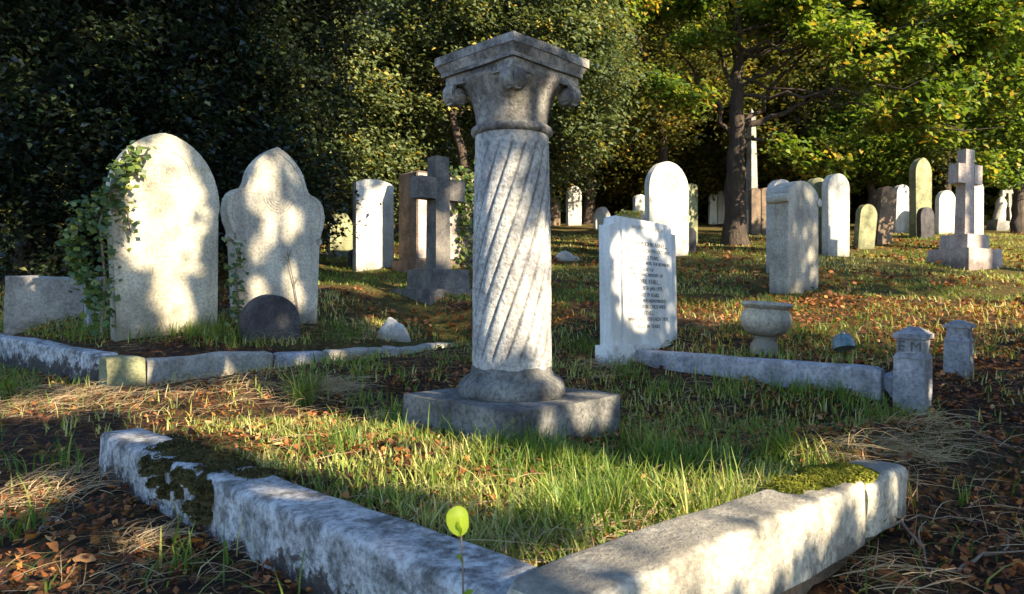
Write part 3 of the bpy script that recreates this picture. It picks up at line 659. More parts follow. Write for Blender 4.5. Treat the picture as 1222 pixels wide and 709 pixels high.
bm = bmesh.new(); bmesh.ops.create_icosphere(bm, subdivisions=3, radius=.15)
for v in bm.verts: v.co.x *= 1.3; v.co.z *= .75
rough_up(bm, .05, 8, 9); bm_link('body', bm, M['pale'], rk)

# crosses ------------------------------------------------------------------------------------
def cross(label, px, Y, ytop, rz, uw, ut, span, arm_top, arm_bot, steps, mat, lean=0.0, name='stone_cross', cap=None):
    X = (px - CX) / FPX * Y; zg = g1(X, Y) - .04
    zf = lambda py: CAMZ + (CY - py) / FPX * Y - zg
    root = thing(name, label, 'cross', (X, Y, zg), R(rz), (0, lean))
    zprev = -.1
    for k, (hw, hd, py) in enumerate(steps):
        stone_box('step', (-hw, hw, -hd, hd, zprev, zf(py)), M[mat], root, .012, .005, 4, 40 + k, .008); zprev = zf(py) - .004
    stone_box('upright', (-uw / 2, uw / 2, -ut / 2, ut / 2, zprev, zf(ytop)), M[mat], root, .008, .004, 6, 45, .012)
    for s in (-1, 1):
        x0, x1 = (uw / 2 - .012, span / 2) if s > 0 else (-span / 2, -uw / 2 + .012)
        stone_box('arm', (x0, x1, -ut / 2 + .004, ut / 2 - .004, zf(arm_bot), zf(arm_top)), M[mat], root, .008, .004, 3, 46 + s)
    return root
cross('dark weathered stone cross on a stepped base left of the column', 523, 7.1, 188, 44, .19, .17, .58, 214, 239, [(.36, .33, 345), (.235, .22, 322)], 'crossdark')
cross('pinkish granite cross on a high stepped base at the right of the churchyard', 1150, 9.2, 179, 20, .18, .15, .44, 197, 220, [(.31, .30, 298), (.205, .20, 281)], 'pink', R(1.5))
X, Y = (1203 - CX) / FPX * 17.5, 17.5
cross('thin far cross beside the leaning statue near the right edge', 1203, 17.5, 214, 20, .12, .12, .42, 224, 231, [(.22, .2, 258), (.14, .14, 248)], 'grey')

# stones behind ------------------------------------------------------------------------------
headstone('greenish shouldered headstone in the shade right of the trefoil headstone', 394, 422, 254, 10.0, 'shoulder', 40, .12, 'green')
headstone('bright cream slab headstone with leaf shadows, left of the dark cross', 425, 470, 214, 8.75, 'low', 40, .10, 'pale', arg=.06)
headstone('small dark rounded footstone at the foot of the bright cream slab', 419, 433, 297, 9.0, 'round', 40, .09, 'dark', name='footstone', cat='footstone')
ped, pw, phh = headstone('thick pedestal tomb half hidden by ivy behind the dark cross', 497, 570, 208, 8.75, 'flat', 42, .40, 'brown', name='pedestal_tomb', cat='tomb', sink=.05)  # brown body colour paints in the shade of the tomb's left side
stone_box('face_panel', (-pw / 2 + .02, pw / 2 - .02, -.012, .02, .16, phh - .03), M['pink'], ped, .004, .002, 3, 63)  # added panel: its paler colour paints in the sunlit front
stone_box('footing', (-pw / 2 - .05, pw / 2 + .05, -.05, .47, -.1, .14), M['brown'], ped, .012, .005, 3, 62)
headstone('dark purplish headstone far behind, just right of the column', 655, 669, 236, 19.0, 'round', 25, .1, 'brown')
headstone('slim grey round-topped headstone standing alone far behind the column', 678, 694, 222, 19.0, 'round', 25, .12, 'pale')
fs, fw, fh = headstone('small white carved headstone with a knobbly top in the far grass', 711, 729, 247, 17.0, 'shoulder', 25, .12, 'pale')
headstone('pale narrow headstone half hidden behind the cherub headstone', 758, 772, 232, 16.0, 'low', 25, .1, 'pale')
hs8, w8, h8 = headstone('bright white round-topped headstone with a carved cherub in its head', 775, 822, 193, 10.2, 'round', 34, .10, 'pale')
for (cx_, cz_, r_, a0, a1) in [(0, -.20, .05, 0, 6.28), (-.085, -.26, .06, .3, 4.2), (.085, -.26, .06, -1.1, 2.8), (0, -.33, .09, 3.3, 6.1), (-.14, -.34, .045, 0, 5), (.14, -.34, .045, 0, 5), (0, -.42, .11, .4, 2.7)]:
    ring('carved_curl', r_, .008, (cx_, 0, h8 + cz_), M['engraved'], hs8, 24, a0, a1)
headstone('algae-green headstone close behind the cherub headstone', 821, 833, 219, 12.0, 'low', 30, .12, 'green')
headstone('low dark disc-shaped stone right of the cherub headstone', 817, 831, 271, 10.7, 'round', 30, .1, 'dark', name='footstone', cat='footstone')
headstone('far bluish white headstone, left one of two left of the tree trunk', 847, 856, 231, 20.0, 'low', 15, .1, 'marble')
headstone('far bluish white headstone, right one of two left of the tree trunk', 857, 867, 227, 20.5, 'low', 15, .1, 'marble')
ob = thing('obelisk', 'tall slim white obelisk standing far behind the tree trunk', 'obelisk', ((897 - CX) / FPX * 15.7, 15.7, g1((897 - CX) / FPX * 15.7, 15.7) - .1), R(25))
stone_box('pedestal', (-.2, .2, -.2, .2, 0, .6), M['marble'], ob, .02, .003, 2, 71)
bm = bmesh.new(); bm_box(bm, -.10, .10, -.10, .10, .598, 2.75, .04); bm_box(bm, -.06, .06, -.06, .06, 2.75, 2.9, .055); bm_link('shaft', bm, M['grey'], ob, smooth=False)
headstone('brown mottled headstone just right of the tree trunk, left one of two', 897, 908, 224, 15.0, 'low', 25, .1, 'brown')
headstone('brown mottled headstone just right of the tree trunk, right one of two', 909, 921, 224, 15.2, 'low', 25, .1, 'brown')
headstone('white-edged headstone standing right behind the thick shaded one', 922, 948, 214, 8.4, 'low', 30, .10, 'pale', arg=.16)
h17, w17, hh17 = headstone('thick pale headstone with dappled face and shaded left side near the urn', 941, 977, 216, 7.2, 'low', 41, .21, 'cream2', arg=.13)
for s in (-1, 1):
    bm = lathe_bm([(.001, -.015), (.045, -.01), (.05, .1), (.045, .22), (.001, .225)], 16)
    bmesh.ops.transform(bm, matrix=Matrix.Translation((s * (w17 / 2 + .005), 0, hh17 - .20)) @ Matrix.Rotation(R(-90), 4, 'X'), verts=bm.verts[:]); bm_link('shoulder_roll', bm, M['cream2'], h17)
headstone('grey-green round-topped headstone, left of the tall pair behind the thick one', 965, 990, 212, 10.6, 'round', 22, .1, 'green')
headstone('bright cream round-topped headstone, right of the tall pair behind the thick one', 988, 1014, 207, 10.4, 'round', 22, .12, 'pale')
headstone('low green lichened headstone leaning to the right', 1023, 1043, 243, 11.4, 'round', 22, .1, 'green', R(7))
headstone('tilted brown headstone beside the low green lichened one', 1046, 1064, 221, 12.0, 'low', 22, .12, 'brown', R(8))
headstone('pale leaning headstone left of the tall narrow green slab', 1068, 1084, 220, 15.5, 'round', 20, .12, 'pale', R(4))
headstone('tall narrow yellow-green slab headstone with a pointed head', 1093, 1112, 188, 14.0, 'gothic', 20, .16, 'green')
headstone('dark round-topped small stone at the foot of the tall green slab', 1099, 1115, 247, 13.6, 'round', 20, .1, 'dark', name='footstone', cat='footstone')
headstone('short pale headstone left of the pink granite cross', 1120, 1140, 227, 15.0, 'round', 20, .1, 'pale', R(2))
headstone('rounded pale headstone directly behind the pink granite cross', 1157, 1174, 214, 11.0, 'round', 18, .1, 'pale')
headstone('pale headstone cut by the right edge of the picture', 1212, 1232, 238, 16.5, 'round', 18, .1, 'grey')
# draped statue near the right edge
X, Y = (1190 - CX) / FPX * 16.5, 16.5
st = thing('draped_statue', 'small leaning pale draped figure on a block near the right edge', 'statue', (X, Y, g1(X, Y) - .05), R(10), (0, R(9)))
stone_box('block', (-.17, .17, -.15, .15, 0, .28), M['grey'], st, .015, .005, 3, 80)
bm = lathe_bm([(.01, .27), (.15, .28), (.145, .4), (.12, .55), (.13, .66), (.135, .72), (.10, .80), (.05, .83), (.045, .85), (.07, .88), (.08, .93), (.07, .98), (.03, 1.02), (.005, 1.03)], 20)
for v in bm.verts: v.co.y *= .75
rough_up(bm, .03, 10, 3); bm_link('figure', bm, M['pale'], st)

# yellow flowers above the white headstone: a low bush of blooms on a rounded stone
hf, wf, hff = headstone('low yellow-lichened stone topped with flowers, behind the white inscribed headstone', 738, 767, 254, 9.5, 'low', 25, .14, 'green')
C = np.stack([rng.uniform(-wf * .45, wf * .45, 160), rng.uniform(-.05, .15, 160), hff + rng.uniform(-.06, .03, 160)], -1)
V, F, T = leaf_quads(C, rng.uniform(.03, .06, 160), up=.3, aspect=.9); link('flowers', fast_mesh('flowers', V, F, T), M['flower'], hf)

# ------------------------------------------------------------------ white inscribed headstone
Yw = 4.62; X, w = place(729, 809, Yw, RZ0 - R(2)); zb_ = CAMZ - .44; zf = lambda py: CAMZ + (CY - py) / FPX * Yw - zb_
wh = thing('inscribed_headstone', 'white marble headstone with rows of black lettering beside the urn', 'headstone', (X, Yw, zb_), RZ0 - R(2), (R(-2.5), R(2.0)))
hw = w / 2; ht, hsx = zf(262) , zf(273)
pts = [(-hw, .07), (hw, .07), (hw, hsx), (hw * .80, hsx), (hw * .80, ht - .02), (hw * .74, ht), (-hw * .80, ht), (-hw * .86, ht - .015), (-hw * .86, hsx), (-hw, hsx)]
bm_link('slab', outline_bm(pts, .085, .005), M['marble'], wh, angle=30)
pts = [(-hw * .70, .08), (hw * .80, .08), (hw * .80, ht - .025), (hw * .74, ht - .006), (-hw * .70, ht - .006)]
pn = bm_link('face_panel', outline_bm(pts, .02, .004), M['marble'], wh, angle=30); pn.location.y = -.016
stone_box('base', (-hw - .022, hw + .012, -.036, .107, -.1, .09), M['marble'], wh, .008, .0015, 3, 90)
def text_obj(name, s, size, loc, mat, parent, rot=(R(90), 0, 0), align='CENTER', depth=.0008):
    cu = bpy.data.curves.new(name, 'FONT'); cu.body = s; cu.size = size; cu.align_x = align; cu.extrude = depth
    tmp = bpy.data.objects.new('t', cu); COL.objects.link(tmp); bpy.context.view_layer.update()
    me = bpy.data.meshes.new_from_object(tmp.evaluated_get(bpy.context.evaluated_depsgraph_get())); bpy.data.objects.remove(tmp); bpy.data.curves.remove(cu)
    me.materials.clear(); o = link(name, me, mat, parent); o.location = loc; o.rotation_euler = rot; return o
lines = [('IN LOVING MEMORY OF', .034, 272, 'engraved'), ('BERTRAM JOHN ARNELL,', .042, 291, 'letters'), ('DIED 19TH MARCH 9TH OCT 1917,', .034, 299, 'letters'), ('AGED 22 YEARS.', .036, 307, 'letters'),
         ('REST IN PEACE UNTIL THE REUNION', .031, 314, 'letters'), ('ALSO OF', .032, 321.5, 'letters'), ('IN LOVING MEMORY OF', .032, 328, 'letters'), ('CYRIL KNILL,', .044, 336, 'letters'),
         ('DIED 28TH JAN 1971,', .037, 344, 'letters'), ('AGED 79 YEARS.', .036, 352, 'letters'), ('AT REST AND REMEMBERED', .033, 359, 'letters'), ('ALSO HIS BELOVED WIFE', .035, 366, 'letters'),
         ('ETHEL,', .038, 373.5, 'letters'), ('WHO DIED 10TH NOV 1978,', .037, 381, 'letters'), ('AGED 84 YEARS.', .037, 389.5, 'letters')]
for s, sz, py, mt in lines: text_obj('inscription', s, sz, (hw * .04, -.0168, zf(py) - sz * .35), M[mt], wh)

# ------------------------------------------------------------------ urn, posts, flower holder
p = W(912, 404, 4.35); zu = g1(p[0], p[1]) - .02; u0 = CAMZ + (CY - 411) / FPX * 4.35
sU = 4.35 / FPX
urn = thing('urn', 'squat round stone urn with a wide rim, standing on the grass', 'urn', (p[0], p[1], u0), R(15), (R(2), R(3)))
prof = [(.02, -.06), (.125, -.06), (.125, .0), (.11, .012), (.095, .03), (.105, .045), (.085, .058)]
bm = lathe_bm([(r * .66, z) for r, z in prof] + [(.03, .06)], 40); rough_up(bm, .003, 12, 1); bm_link('foot', bm, M['cream2'], urn, angle=50)
prof = [(.06, .055), (.09, .06), (.125, .085), (.148, .125), (.153, .16), (.145, .195), (.130, .215), (.125, .225)]
bm = lathe_bm(prof + [(.10, .225)], 48); rough_up(bm, .003, 10, 2); bm_link('bowl', bm, M['cream2'], urn, angle=50)
prof = [(.11, .222), (.128, .224), (.150, .238), (.158, .25), (.150, .264), (.128, .268), (.116, .262), (.112, .24), (.02, .235)]
bm = lathe_bm(prof, 48); rough_up(bm, .003, 10, 3); bm_link('rim', bm, M['cream2'], urn, angle=50)
def sprout(parent, n, r, z, h0, h1):
    Vs, Fs, o = [], [], 0; T = []
    for k in range(n):
        a = rng.random() * 6.28; q = r * math.sqrt(rng.random()); hh = rng.uniform(h0, h1); b = rng.normal(0, hh * .3, 2)
        p0 = np.array([q * math.cos(a), q * math.sin(a), z]); p1 = p0 + [b[0], b[1], hh]; wd = np.array([math.cos(a + 1.5), math.sin(a + 1.5), 0]) * .0025
        m_ = (p0 + p1) / 2 + [-b[0] * .2, -b[1] * .2, hh * .1]
        Vs.append(np.array([p0 - wd, p0 + wd, m_ + wd * .8, m_ - wd * .8, m_ - wd * .8, m_ + wd * .8, p1 + wd * .1, p1 - wd * .1])); Fs.append(np.array([[0, 1, 2, 3], [4, 5, 6, 7]]) + o); o += 8; T += [rng.uniform(.3, 1)] * 8
    return tag(link('grass_sprigs', fast_mesh('grass_sprigs', np.concatenate(Vs), np.concatenate(Fs), np.array(T)), M['grass'], parent), kind='stuff')
sprout(urn, 26, .09, .23, .04, .10)

def post(label, px, Y, ytop, ybase, wpx, letters=None):
    X = (px - CX) / FPX * Y; s = Y / FPX; H_ = (ybase - ytop) * s; hw_ = wpx * s / 2 / 1.38; zb_ = CAMZ + (CY - ybase) * s
    root = thing('kerb_post', label, 'post', (X, Y, zb_), RZ0 - R(1), (R(1), R(-1)))
    stone_box('shaft', (-hw_, hw_, -hw_, hw_, -.15, H_ * .52), M['blue'], root, .008, .003, 5, 95)
    stone_box('collar', (-hw_ * 1.04, hw_ * 1.04, -hw_ * 1.04, hw_ * 1.04, H_ * .518, H_ * .60), M['blue'], root, .007, .002, 3, 96, .012)
    nk = stone_box('neck', (-hw_ * .86, hw_ * .86, -hw_ * .86, hw_ * .86, H_ * .595, H_ * .83), M['blue'], root, .005, .002, 3, 97)
    stone_box('cap', (-hw_ * 1.08, hw_ * 1.08, -hw_ * 1.08, hw_ * 1.08, H_ * .825, H_ * .90), M['blue'], root, .009, .003, 3, 98)
    bm = bmesh.new(); bm_box(bm, -hw_ * 1.03, hw_ * 1.03, -hw_ * 1.03, hw_ * 1.03, H_ * .895, H_ * 1.0, hw_ * .7); bevel(bm, .006, 2); rough_up(bm, .003, 12, 1); bm_link('cap_top', bm, M['blue'], root)
    if letters: text_obj('lettering', letters, H_ * .22, (-hw_ * .86 - .0012, 0, H_ * .635), M['crossdark'], root, (R(90), 0, R(-90)), depth=.002)
    return root
post('blue-grey square corner post lettered E M at the end of the kerb', 1089, 3.42, 390, 466, 46, 'E M')
post('dimmer square kerb post behind the lettered corner post', 1144, 3.95, 382, 432, 36)
p = W(1006, 408, 4.0)
fh_ = thing('flower_holder', 'small blue-green metal grave flower holder with a hoop, lying in the grass', 'flower holder', (p[0], p[1], p[2] - .01), R(30), (R(-20), R(10)))
bm = lathe_bm([(.002, .055), (.025, .052), (.045, .04), (.055, .02), (.058, 0), (.06, -.03), (.01, -.03)], 24); bm_link('bowl', bm, M['glass'], fh_)
ring('hoop', .07, .004, (.012, -.02, .0), M['blue'], fh_, 24, 0, math.pi)
for k in range(5):
    a = k * 1.25; bm = lathe_bm([(.001, .03), (.012, .03), (.012, .056), (.001, .058)], 10); bmesh.ops.translate(bm, verts=bm.verts[:], vec=(.028 * math.cos(a), .028 * math.sin(a), -.004)); bm_link('stem_hole_rim', bm, M['glass'], fh_)

# ------------------------------------------------------------------ foliage
def clumps(ells, n):
    """clump centres in a union of ellipsoids (cx, cy, cz, rx, ry, rz, weight)"""
    wts = np.array([e[6] for e in ells], float); wts /= wts.sum(); idx = rng.choice(len(ells), n, p=wts)
    E = np.array([e[:6] for e in ells])[idx]; d = rng.normal(0, 1, (n, 3)); d /= np.linalg.norm(d, axis=1)[:, None]
    r = rng.random(n) ** (1 / 2.4); return E[:, :3] + d * r[:, None] * E[:, 3:6]
def crown_mesh(name, ells, nclump, per, spread, size, cull=False, up=.5, aspect=.55, tint_bias=0.0, minz=None, face=None, flat=.6):
    C = clumps(ells, nclump)
    pass
    ct = rng.normal(0, .16, len(C))
    P_ = np.repeat(C, per, 0) + rng.normal(0, 1, (len(C) * per, 3)) * [spread, spread, spread * flat]
    t = np.clip(rng.normal(.42 + tint_bias, .2, len(P_)) + np.repeat(ct, per), 0, 1); t = np.where(rng.random(len(P_)) < .02, 1, t)
    if cull:
        k = ~lit_mask(P_, .01) | (rng.random(len(P_)) < .02); P_, t = P_[k], t[k]
    if minz is not None:
        k = P_[:, 2] > G(P_[:, 0], P_[:, 1]) + minz; P_, t = P_[k], t[k]
    V, F, T = leaf_quads(P_, rng.uniform(.65, 1.3, len(P_)) * size, up, aspect, tint=t, face=face)
    return V, F, T, C
def tree(name, label, base, height, r0, ells, nclump, per, spread, size, mat, cull=False, lean=(0, 0), limbs=8, cat='tree', limb_pts=None, group=None, bend=(0, 0, 0), **kw):
    x, y = base; z = g1(x, y) - .1; root = thing(name, label, cat, (x, y, z), 0, group=group); org = np.array([x, y, z])
    top = np.array([x + lean[0], y + lean[1], z + height])
    tp = bez(org, top, bend, 18, .02); k = np.linspace(0, 1, 18); rr = r0 * (1 - .72 * k) + r0 * .35 * np.exp(-k * height / .25)
    V, F = tube_np(tp - org, rr, 14); V += (np.stack([vnoise(V[:, 2] * 2 + V[:, 0] * 9, V[:, 1] * 9, 3)] * 3, -1) - .5) * r0 * .25 * [1, 1, 0]
    link('trunk', fast_mesh('trunk', V, F, smooth=True), M['bark'], root)
    V, F, T, C = crown_mesh(name, ells, nclump, per, spread, size, cull, **kw)
    tag(link('crown', fast_mesh('crown', V - org, F, T), M[mat], root))
    pts = list(limb_pts or [])
    if limbs and len(C):
        for q in C[rng.choice(len(C), min(limbs, len(C)), replace=False)]: pts.append((rng.uniform(.45, .95), q, .35))
    for (f, q, rs) in pts:
        s_ = tp[int(f * 17)]; q = np.asarray(q, float); ln = np.linalg.norm(q - s_)
        lp = bez(s_, q, (rng.normal(0, .05 * ln), rng.normal(0, .05 * ln), rng.uniform(-.14, .06) * ln), 12, .03 * ln ** .5); V, F = tube_np(lp - org, np.linspace(rr[int(f * 17)] * rs * 1.0, .008, 12), 8)
        link('limb', fast_mesh('limb', V, F, smooth=True), M['bark'], root)
        if limb_pts is None or True:
            tw = []
            for _ in range(5):
                a = lp[rng.integers(5, 12)]; b = a + rng.normal(0, .35, 3) * [1, 1, .7]; tw.append(tube_np(bez(a, b, rng.normal(0, .05, 3), 6) - org, np.linspace(.012, .004, 6), 5))
            V, F = join_np(tw); tag(link('twigs', fast_mesh('twigs', V, F, smooth=True), M['bark'], root), kind='stuff')
    return root

# left evergreens behind the pair of headstones
for (px, Y, rx, hz, lab) in [(30, 7.1, 1.5, 2.3, 'dense dark evergreen bush at the left edge behind the low slab'), (190, 7.2, 1.5, 2.5, 'dense dark evergreen bush right behind the tall cream headstone'), (310, 8.0, 1.05, 2.6, 'dense dark evergreen bush behind the trefoil headstone')]:
    x = (px - CX) / FPX * Y; zg = g1(x, Y)
    tree('evergreen_bush', lab, (x, Y), 3.2, .10, [(x, Y, zg + 1.5, rx, 1.0, 1.7, 1), (x - .1, Y + .3, zg + 3.6, rx * 1.15, 1.2, 1.7, 1.1)], 780, 60, .145, .072, 'laurel', False, (0, .3), 6, cat='bush', group='evergreen bushes behind the headstones', minz=.12, tint_bias=-.08)
xb = (80 - CX) / FPX * 8.6
tree('evergreen_tree', 'tall dark evergreen tree rising over the left bushes', (xb, 9.0), 6.0, .22, [(xb + .5, 9.0, g1(xb, 9) + 4.6, 3.4, 1.6, 2.6, 1)], 1000, 50, .21, .09, 'laurel', False, (.2, 0), 8, minz=.3)
# middle evergreen with a leaning trunk
Ym = 11.3; xm = (585 - CX) / FPX * Ym; zm = g1(xm, Ym)
tree('evergreen_oak', 'grey-green evergreen tree with a leaning trunk behind the column', (xm, Ym), 4.2, .12,
     [((440 - CX) / FPX * Ym, Ym, zm + 2.3, .9, .9, 1.5, .8), ((520 - CX) / FPX * Ym, Ym + .4, zm + 3.4, 1.5, 1.2, 1.4, 1.1), ((690 - CX) / FPX * Ym, Ym - .4, zm + 2.7, .85, .9, 1.45, .95), ((610 - CX) / FPX * Ym, Ym, zm + 4.0, 2.0, 1.3, 1.3, 1.1), ((460 - CX) / FPX * Ym, Ym + .8, zm + 1.5, 1.3, .6, 1.0, .6), ((620 - CX) / FPX * Ym, Ym + 1.2, zm + 1.6, 1.4, .6, 1.3, .6)],
     1500, 56, .15, .085, 'holm', False, (-1.15, .1), 10, minz=.35, face=np.array([.5, -.4, .1]))
# oak with the dark trunk
Yo = 12.0; xo = (878 - CX) / FPX * Yo; zo = g1(xo, Yo)
oW = lambda px, py, Y: W(px, py, Y)
def el(px, py, Y, rx, ry, rz, w): q = W(px, py, Y); return (q[0], q[1], q[2], rx, ry, rz, w)
orng = np.random.default_rng(5); oak_sprays = []
for i in range(80):
    px_ = orng.uniform(745, 1250); lim = 45 + 35 * math.sin(px_ * .031) + 95 * float(sstep(930, 1120, px_)); py_ = -60 + (lim + 60) * orng.random() ** .8
    thin = .6 if px_ < 960 else 1.0
    oak_sprays.append(el(px_, py_, orng.uniform(10.2, 12.4) if px_ > 930 else orng.uniform(11.3, 12.6), orng.uniform(.3, .6), orng.uniform(.3, .5), orng.uniform(.10, .24), thin))
for (a, b) in [(945, 175), (985, 195), (1010, 165), (1180, 190), (1205, 215), (1130, 165), (1090, 150), (790, 105), (830, 120)]: oak_sprays.append(el(a, b, 11.2, .4, .3, .16, .5))
tree('oak_tree', 'oak tree with a straight dark trunk and sunlit yellow-green crown', (xo, Yo), 4.6, .195,
     oak_sprays,
     1000, 40, .135, .12, 'oak', False, (.05, 0), 9,
     limb_pts=[(.52, W(1010, 95, 11.4), .5), (.62, W(1120, 90, 10.3), .32), (.75, W(790, 40, 11.6), .32), (.8, W(1060, 40, 10.8), .4), (.45, W(955, 150, 12.2), .3), (.7, W(1190, 150, 10.2), .26)], minz=1.0, tint_bias=.12, face=np.array([.45, -.4, .1]))
# trees behind
for (px, Y, ytop, rx, rz, mat, n, sz, name, lab) in [
    (790, 16, 60, 1.9, 2.4, 'autumn', 620, .12, 'autumn_tree', 'yellow-brown tree in shade between the column and the oak'),
    (960, 18, 110, 2.4, 2.3, 'autumn', 700, .13, 'autumn_tree', 'low olive-brown tree behind the oak trunk'),
    (1040, 17, 170, 1.3, 1.1, 'oak', 380, .11, 'green_bush', 'bright green bush behind the tall pair of headstones'),
    (1130, 19, 120, 2.6, 2.2, 'holm', 620, .13, 'dark_green_tree', 'dark green tree behind the pink granite cross'),
    (1215, 15.5, 130, 1.5, 1.8, 'oak', 480, .11, 'green_tree', 'sunlit green tree at the right edge of the picture'),
    (640, 18, 90, 2.4, 2.6, 'holm', 600, .13, 'dark_tree', 'dark tree in deep shade behind the column'),
    (480, 15, 120, 2.0, 2.4, 'holm', 560, .12, 'dark_tree', 'dark tree in deep shade behind the bright cream slab'),
    (790, 20, 205, 1.9, 1.0, 'autumn', 300, .13, 'autumn_bush', 'low yellow-brown bush behind the cherub headstone'),
    (700, 21, 200, 1.7, 1.1, 'autumn', 300, .13, 'autumn_bush', 'low yellow-brown bush behind the slim grey headstone'),
    (940, 20, 205, 1.7, 1.0, 'oak', 300, .13, 'green_bush', 'low green bush behind the brown mottled headstones'),
    (1160, 21, 200, 2.2, 1.2, 'oak', 340, .13, 'green_bush', 'wide green bush behind the leaning statue'),
    (870, 21, 90, 3.0, 2.6, 'autumn', 600, .14, 'dark_tree', 'dark tree in deep shade behind the oak trunk')]:
    q = W(px, ytop, Y); zg = g1(q[0], Y); bush = 'bush' in name
    tree(name, lab, (q[0], Y), max(1.2, q[2] - zg), .14, [(q[0], Y, q[2], rx, 1.2, rz, 1), (q[0], Y, q[2] + rz * 1.2, rx * 1.2, 1.4, rz, .8 if not bush else .01)], n, 46, .2, sz, mat, False, (0, 0), 5, cat='bush' if bush else 'tree', minz=.25 if bush else .7)
# far woodland: one mass
n = 190000
th_ = rng.uniform(R(-58), R(58), n); rd = rng.uniform(24, 34, n); x = rd * np.sin(th_); y = rd * np.cos(th_); gz = G(x, y)
hh = rng.random(n) ** 1.7 * 15
Pw = np.stack([x, y, gz + hh + .1], -1)
tw_ = np.clip(vnoise(x * .8 + hh, y * .8 + hh * .7, 5) * .8 + rng.normal(0, .12, n), 0, 1)
V, F, T = leaf_quads(Pw, rng.uniform(.3, .55, n), .3, .6, tint=tw_)
tag(link('woodland', fast_mesh('woodland', V, F, T), M['far']), 'dark wood closing the view behind the graves', 'woodland', kind='stuff')
for i, px in enumerate([700, 735, 835, 930, 1010, 1085, 1180, 400]):
    Y = 20 + (i * 37 % 5); X = (px - CX) / FPX * Y; z = g1(X, Y) - .1
    t_ = thing('far_tree', ['slender far trunk under the dark wood, right of the column', 'second slender far trunk right of the column', 'far trunk left of the oak', 'far trunk right of the oak', 'far trunk behind the tall pair of headstones', 'far trunk behind the tall green slab', 'far trunk right of the pink cross', 'far trunk behind the shaded left headstones'][i], 'tree', (X, Y, z), group='far trunks at the edge of the wood')
    tp = bez((0, 0, 0), (rng.normal(0, .4), 0, 8), rng.normal(0, .15, 3), 12, .02); V, F = tube_np(tp, np.linspace(.17, .07, 12), 10); link('trunk', fast_mesh('trunk', V, F, smooth=True), M['bark'], t_)
    Cc = np.array([0, 0, 7.2]) + rng.normal(0, 1, (2600, 3)) * [1.3, 1.0, 1.2]; V, F, T = leaf_quads(Cc, .22, .4); link('crown', fast_mesh('crown', V, F, T), M['far'], t_)

# trees beside and behind the camera that throw the dappled shade
def at_sun(e1, e2, dist):
    """plan and height of the point with these sun coordinates, dist metres sunward of the column"""
    o = np.array([0, D, CAMZ]); p = o + SUN * dist; return p + E1 * (e1 - p @ E1) + E2 * (e2 - p @ E2)
shade = [('lime_tree', 'broad leafy tree right of the camera shading the near graves', [(0.6, 1.3, 7, 2.4, 2.0, 1.9, 1.0), (3.2, 1.6, 7.5, 2.2, 2.0, 1.9, 1.0), (1.4, 4.2, 7.5, 2.4, 2.0, 1.9, 1.0), (4.0, 4.8, 8, 2.4, 2.2, 1.9, 1.0), (6.0, 3.2, 13, 1.6, 1.6, 1.4, .45)], 2600),
         ('lime_tree', 'tall leafy tree right of the camera shading the evergreens', [(2.6, 7.2, 15, 3.4, 2.6, 1.9, 1.0), (4.6, 6.8, 16, 1.8, 1.8, 1.6, .5)], 1300),
         ('lime_tree', 'leafy tree beyond the right edge shading the oak and the far graves', [(9.5, 4.4, 16, 2.2, 2.0, 1.3, 1.0), (12.5, 4.6, 17, 2.2, 2.0, 1.3, 1.0)], 900)]
shade.append(('birch_tree', 'thin-leaved tree beyond the right edge dappling the far headstones', [(9.0, 2.5, 13, 2.4, 2.4, .8, 1.0), (7.2, 2.4, 12, 1.2, 1.2, .8, .5)], 210))
for name, lab, es, n in shade:
    ells = []
    for (a, b, dd, rx, ry, rz, w_) in es: q = at_sun(a, b, dd); ells.append((q[0], q[1], q[2], rx, ry, rz, w_))
    cx_, cy_ = np.mean([e[0] for e in ells]), np.mean([e[1] for e in ells])
    tree(name, lab, (cx_, cy_), np.mean([e[2] for e in ells]) - g1(cx_, cy_), .26, ells, n, 26, .24 if n > 300 else .17, .15, 'oak', n > 300, (0, 0), 8)
for k, (x, y, rx, h_) in enumerate([(4.6, 1.6, 1.2, 1.2), (6.6, 2.6, 1.4, 1.35), (9.2, 4.4, 1.6, 1.4)]):
    zg = g1(x, y)
    tree('evergreen_bush', ['evergreen bush just outside the right edge, nearest the camera', 'evergreen bush outside the right edge, middle of three', 'evergreen bush outside the right edge, farthest of three'][k], (x, y), h_, .07, [(x, y, zg + h_ * .9, rx, 1.0, h_ * .85, 1)], 330, 34, .2, .10, 'laurel', True, (0, 0), 4, cat='bush', minz=.1)

# ------------------------------------------------------------------ ivy
def ivy(label, base, paths, spread, n, size, parent_mat='ivy', rz=0.0):
    root = thing('ivy_plant', label, 'ivy', base); org = np.array(base); P_ = []; tubes = []
    for pts, wgt in paths:
        pts = np.asarray(pts, float); tubes.append(tube_np(pts - org, np.linspace(.009, .003, len(pts)), 6))
        seg = rng.random(int(n * wgt)) * (len(pts) - 1); i = seg.astype(int); f = (seg - i)[:, None]
        P_.append(pts[i] * (1 - f) + pts[np.minimum(i + 1, len(pts) - 1)] * f + rng.normal(0, 1, (len(seg), 3)) * spread)
    V, F = join_np(tubes); link('stem', fast_mesh('stem', V, F, smooth=True), M['twig'], root)
    P_ = np.concatenate(P_) - org; V, F, T = leaf_quads(P_, rng.uniform(.6, 1.3, len(P_)) * size, .3, .85, .1, face=np.array([.6, -.7, .2]))
    tag(link('leaves', fast_mesh('leaves', V, F, T), M[parent_mat], root), kind='stuff'); return root
c_, s_ = math.cos(RZ0 - R(2)), math.sin(RZ0 - R(2)); L1 = hs1.location
def on1(x, z, off=.03): return (L1.x + x * c_ + off * s_, L1.y + x * s_ - off * c_, L1.z + z)
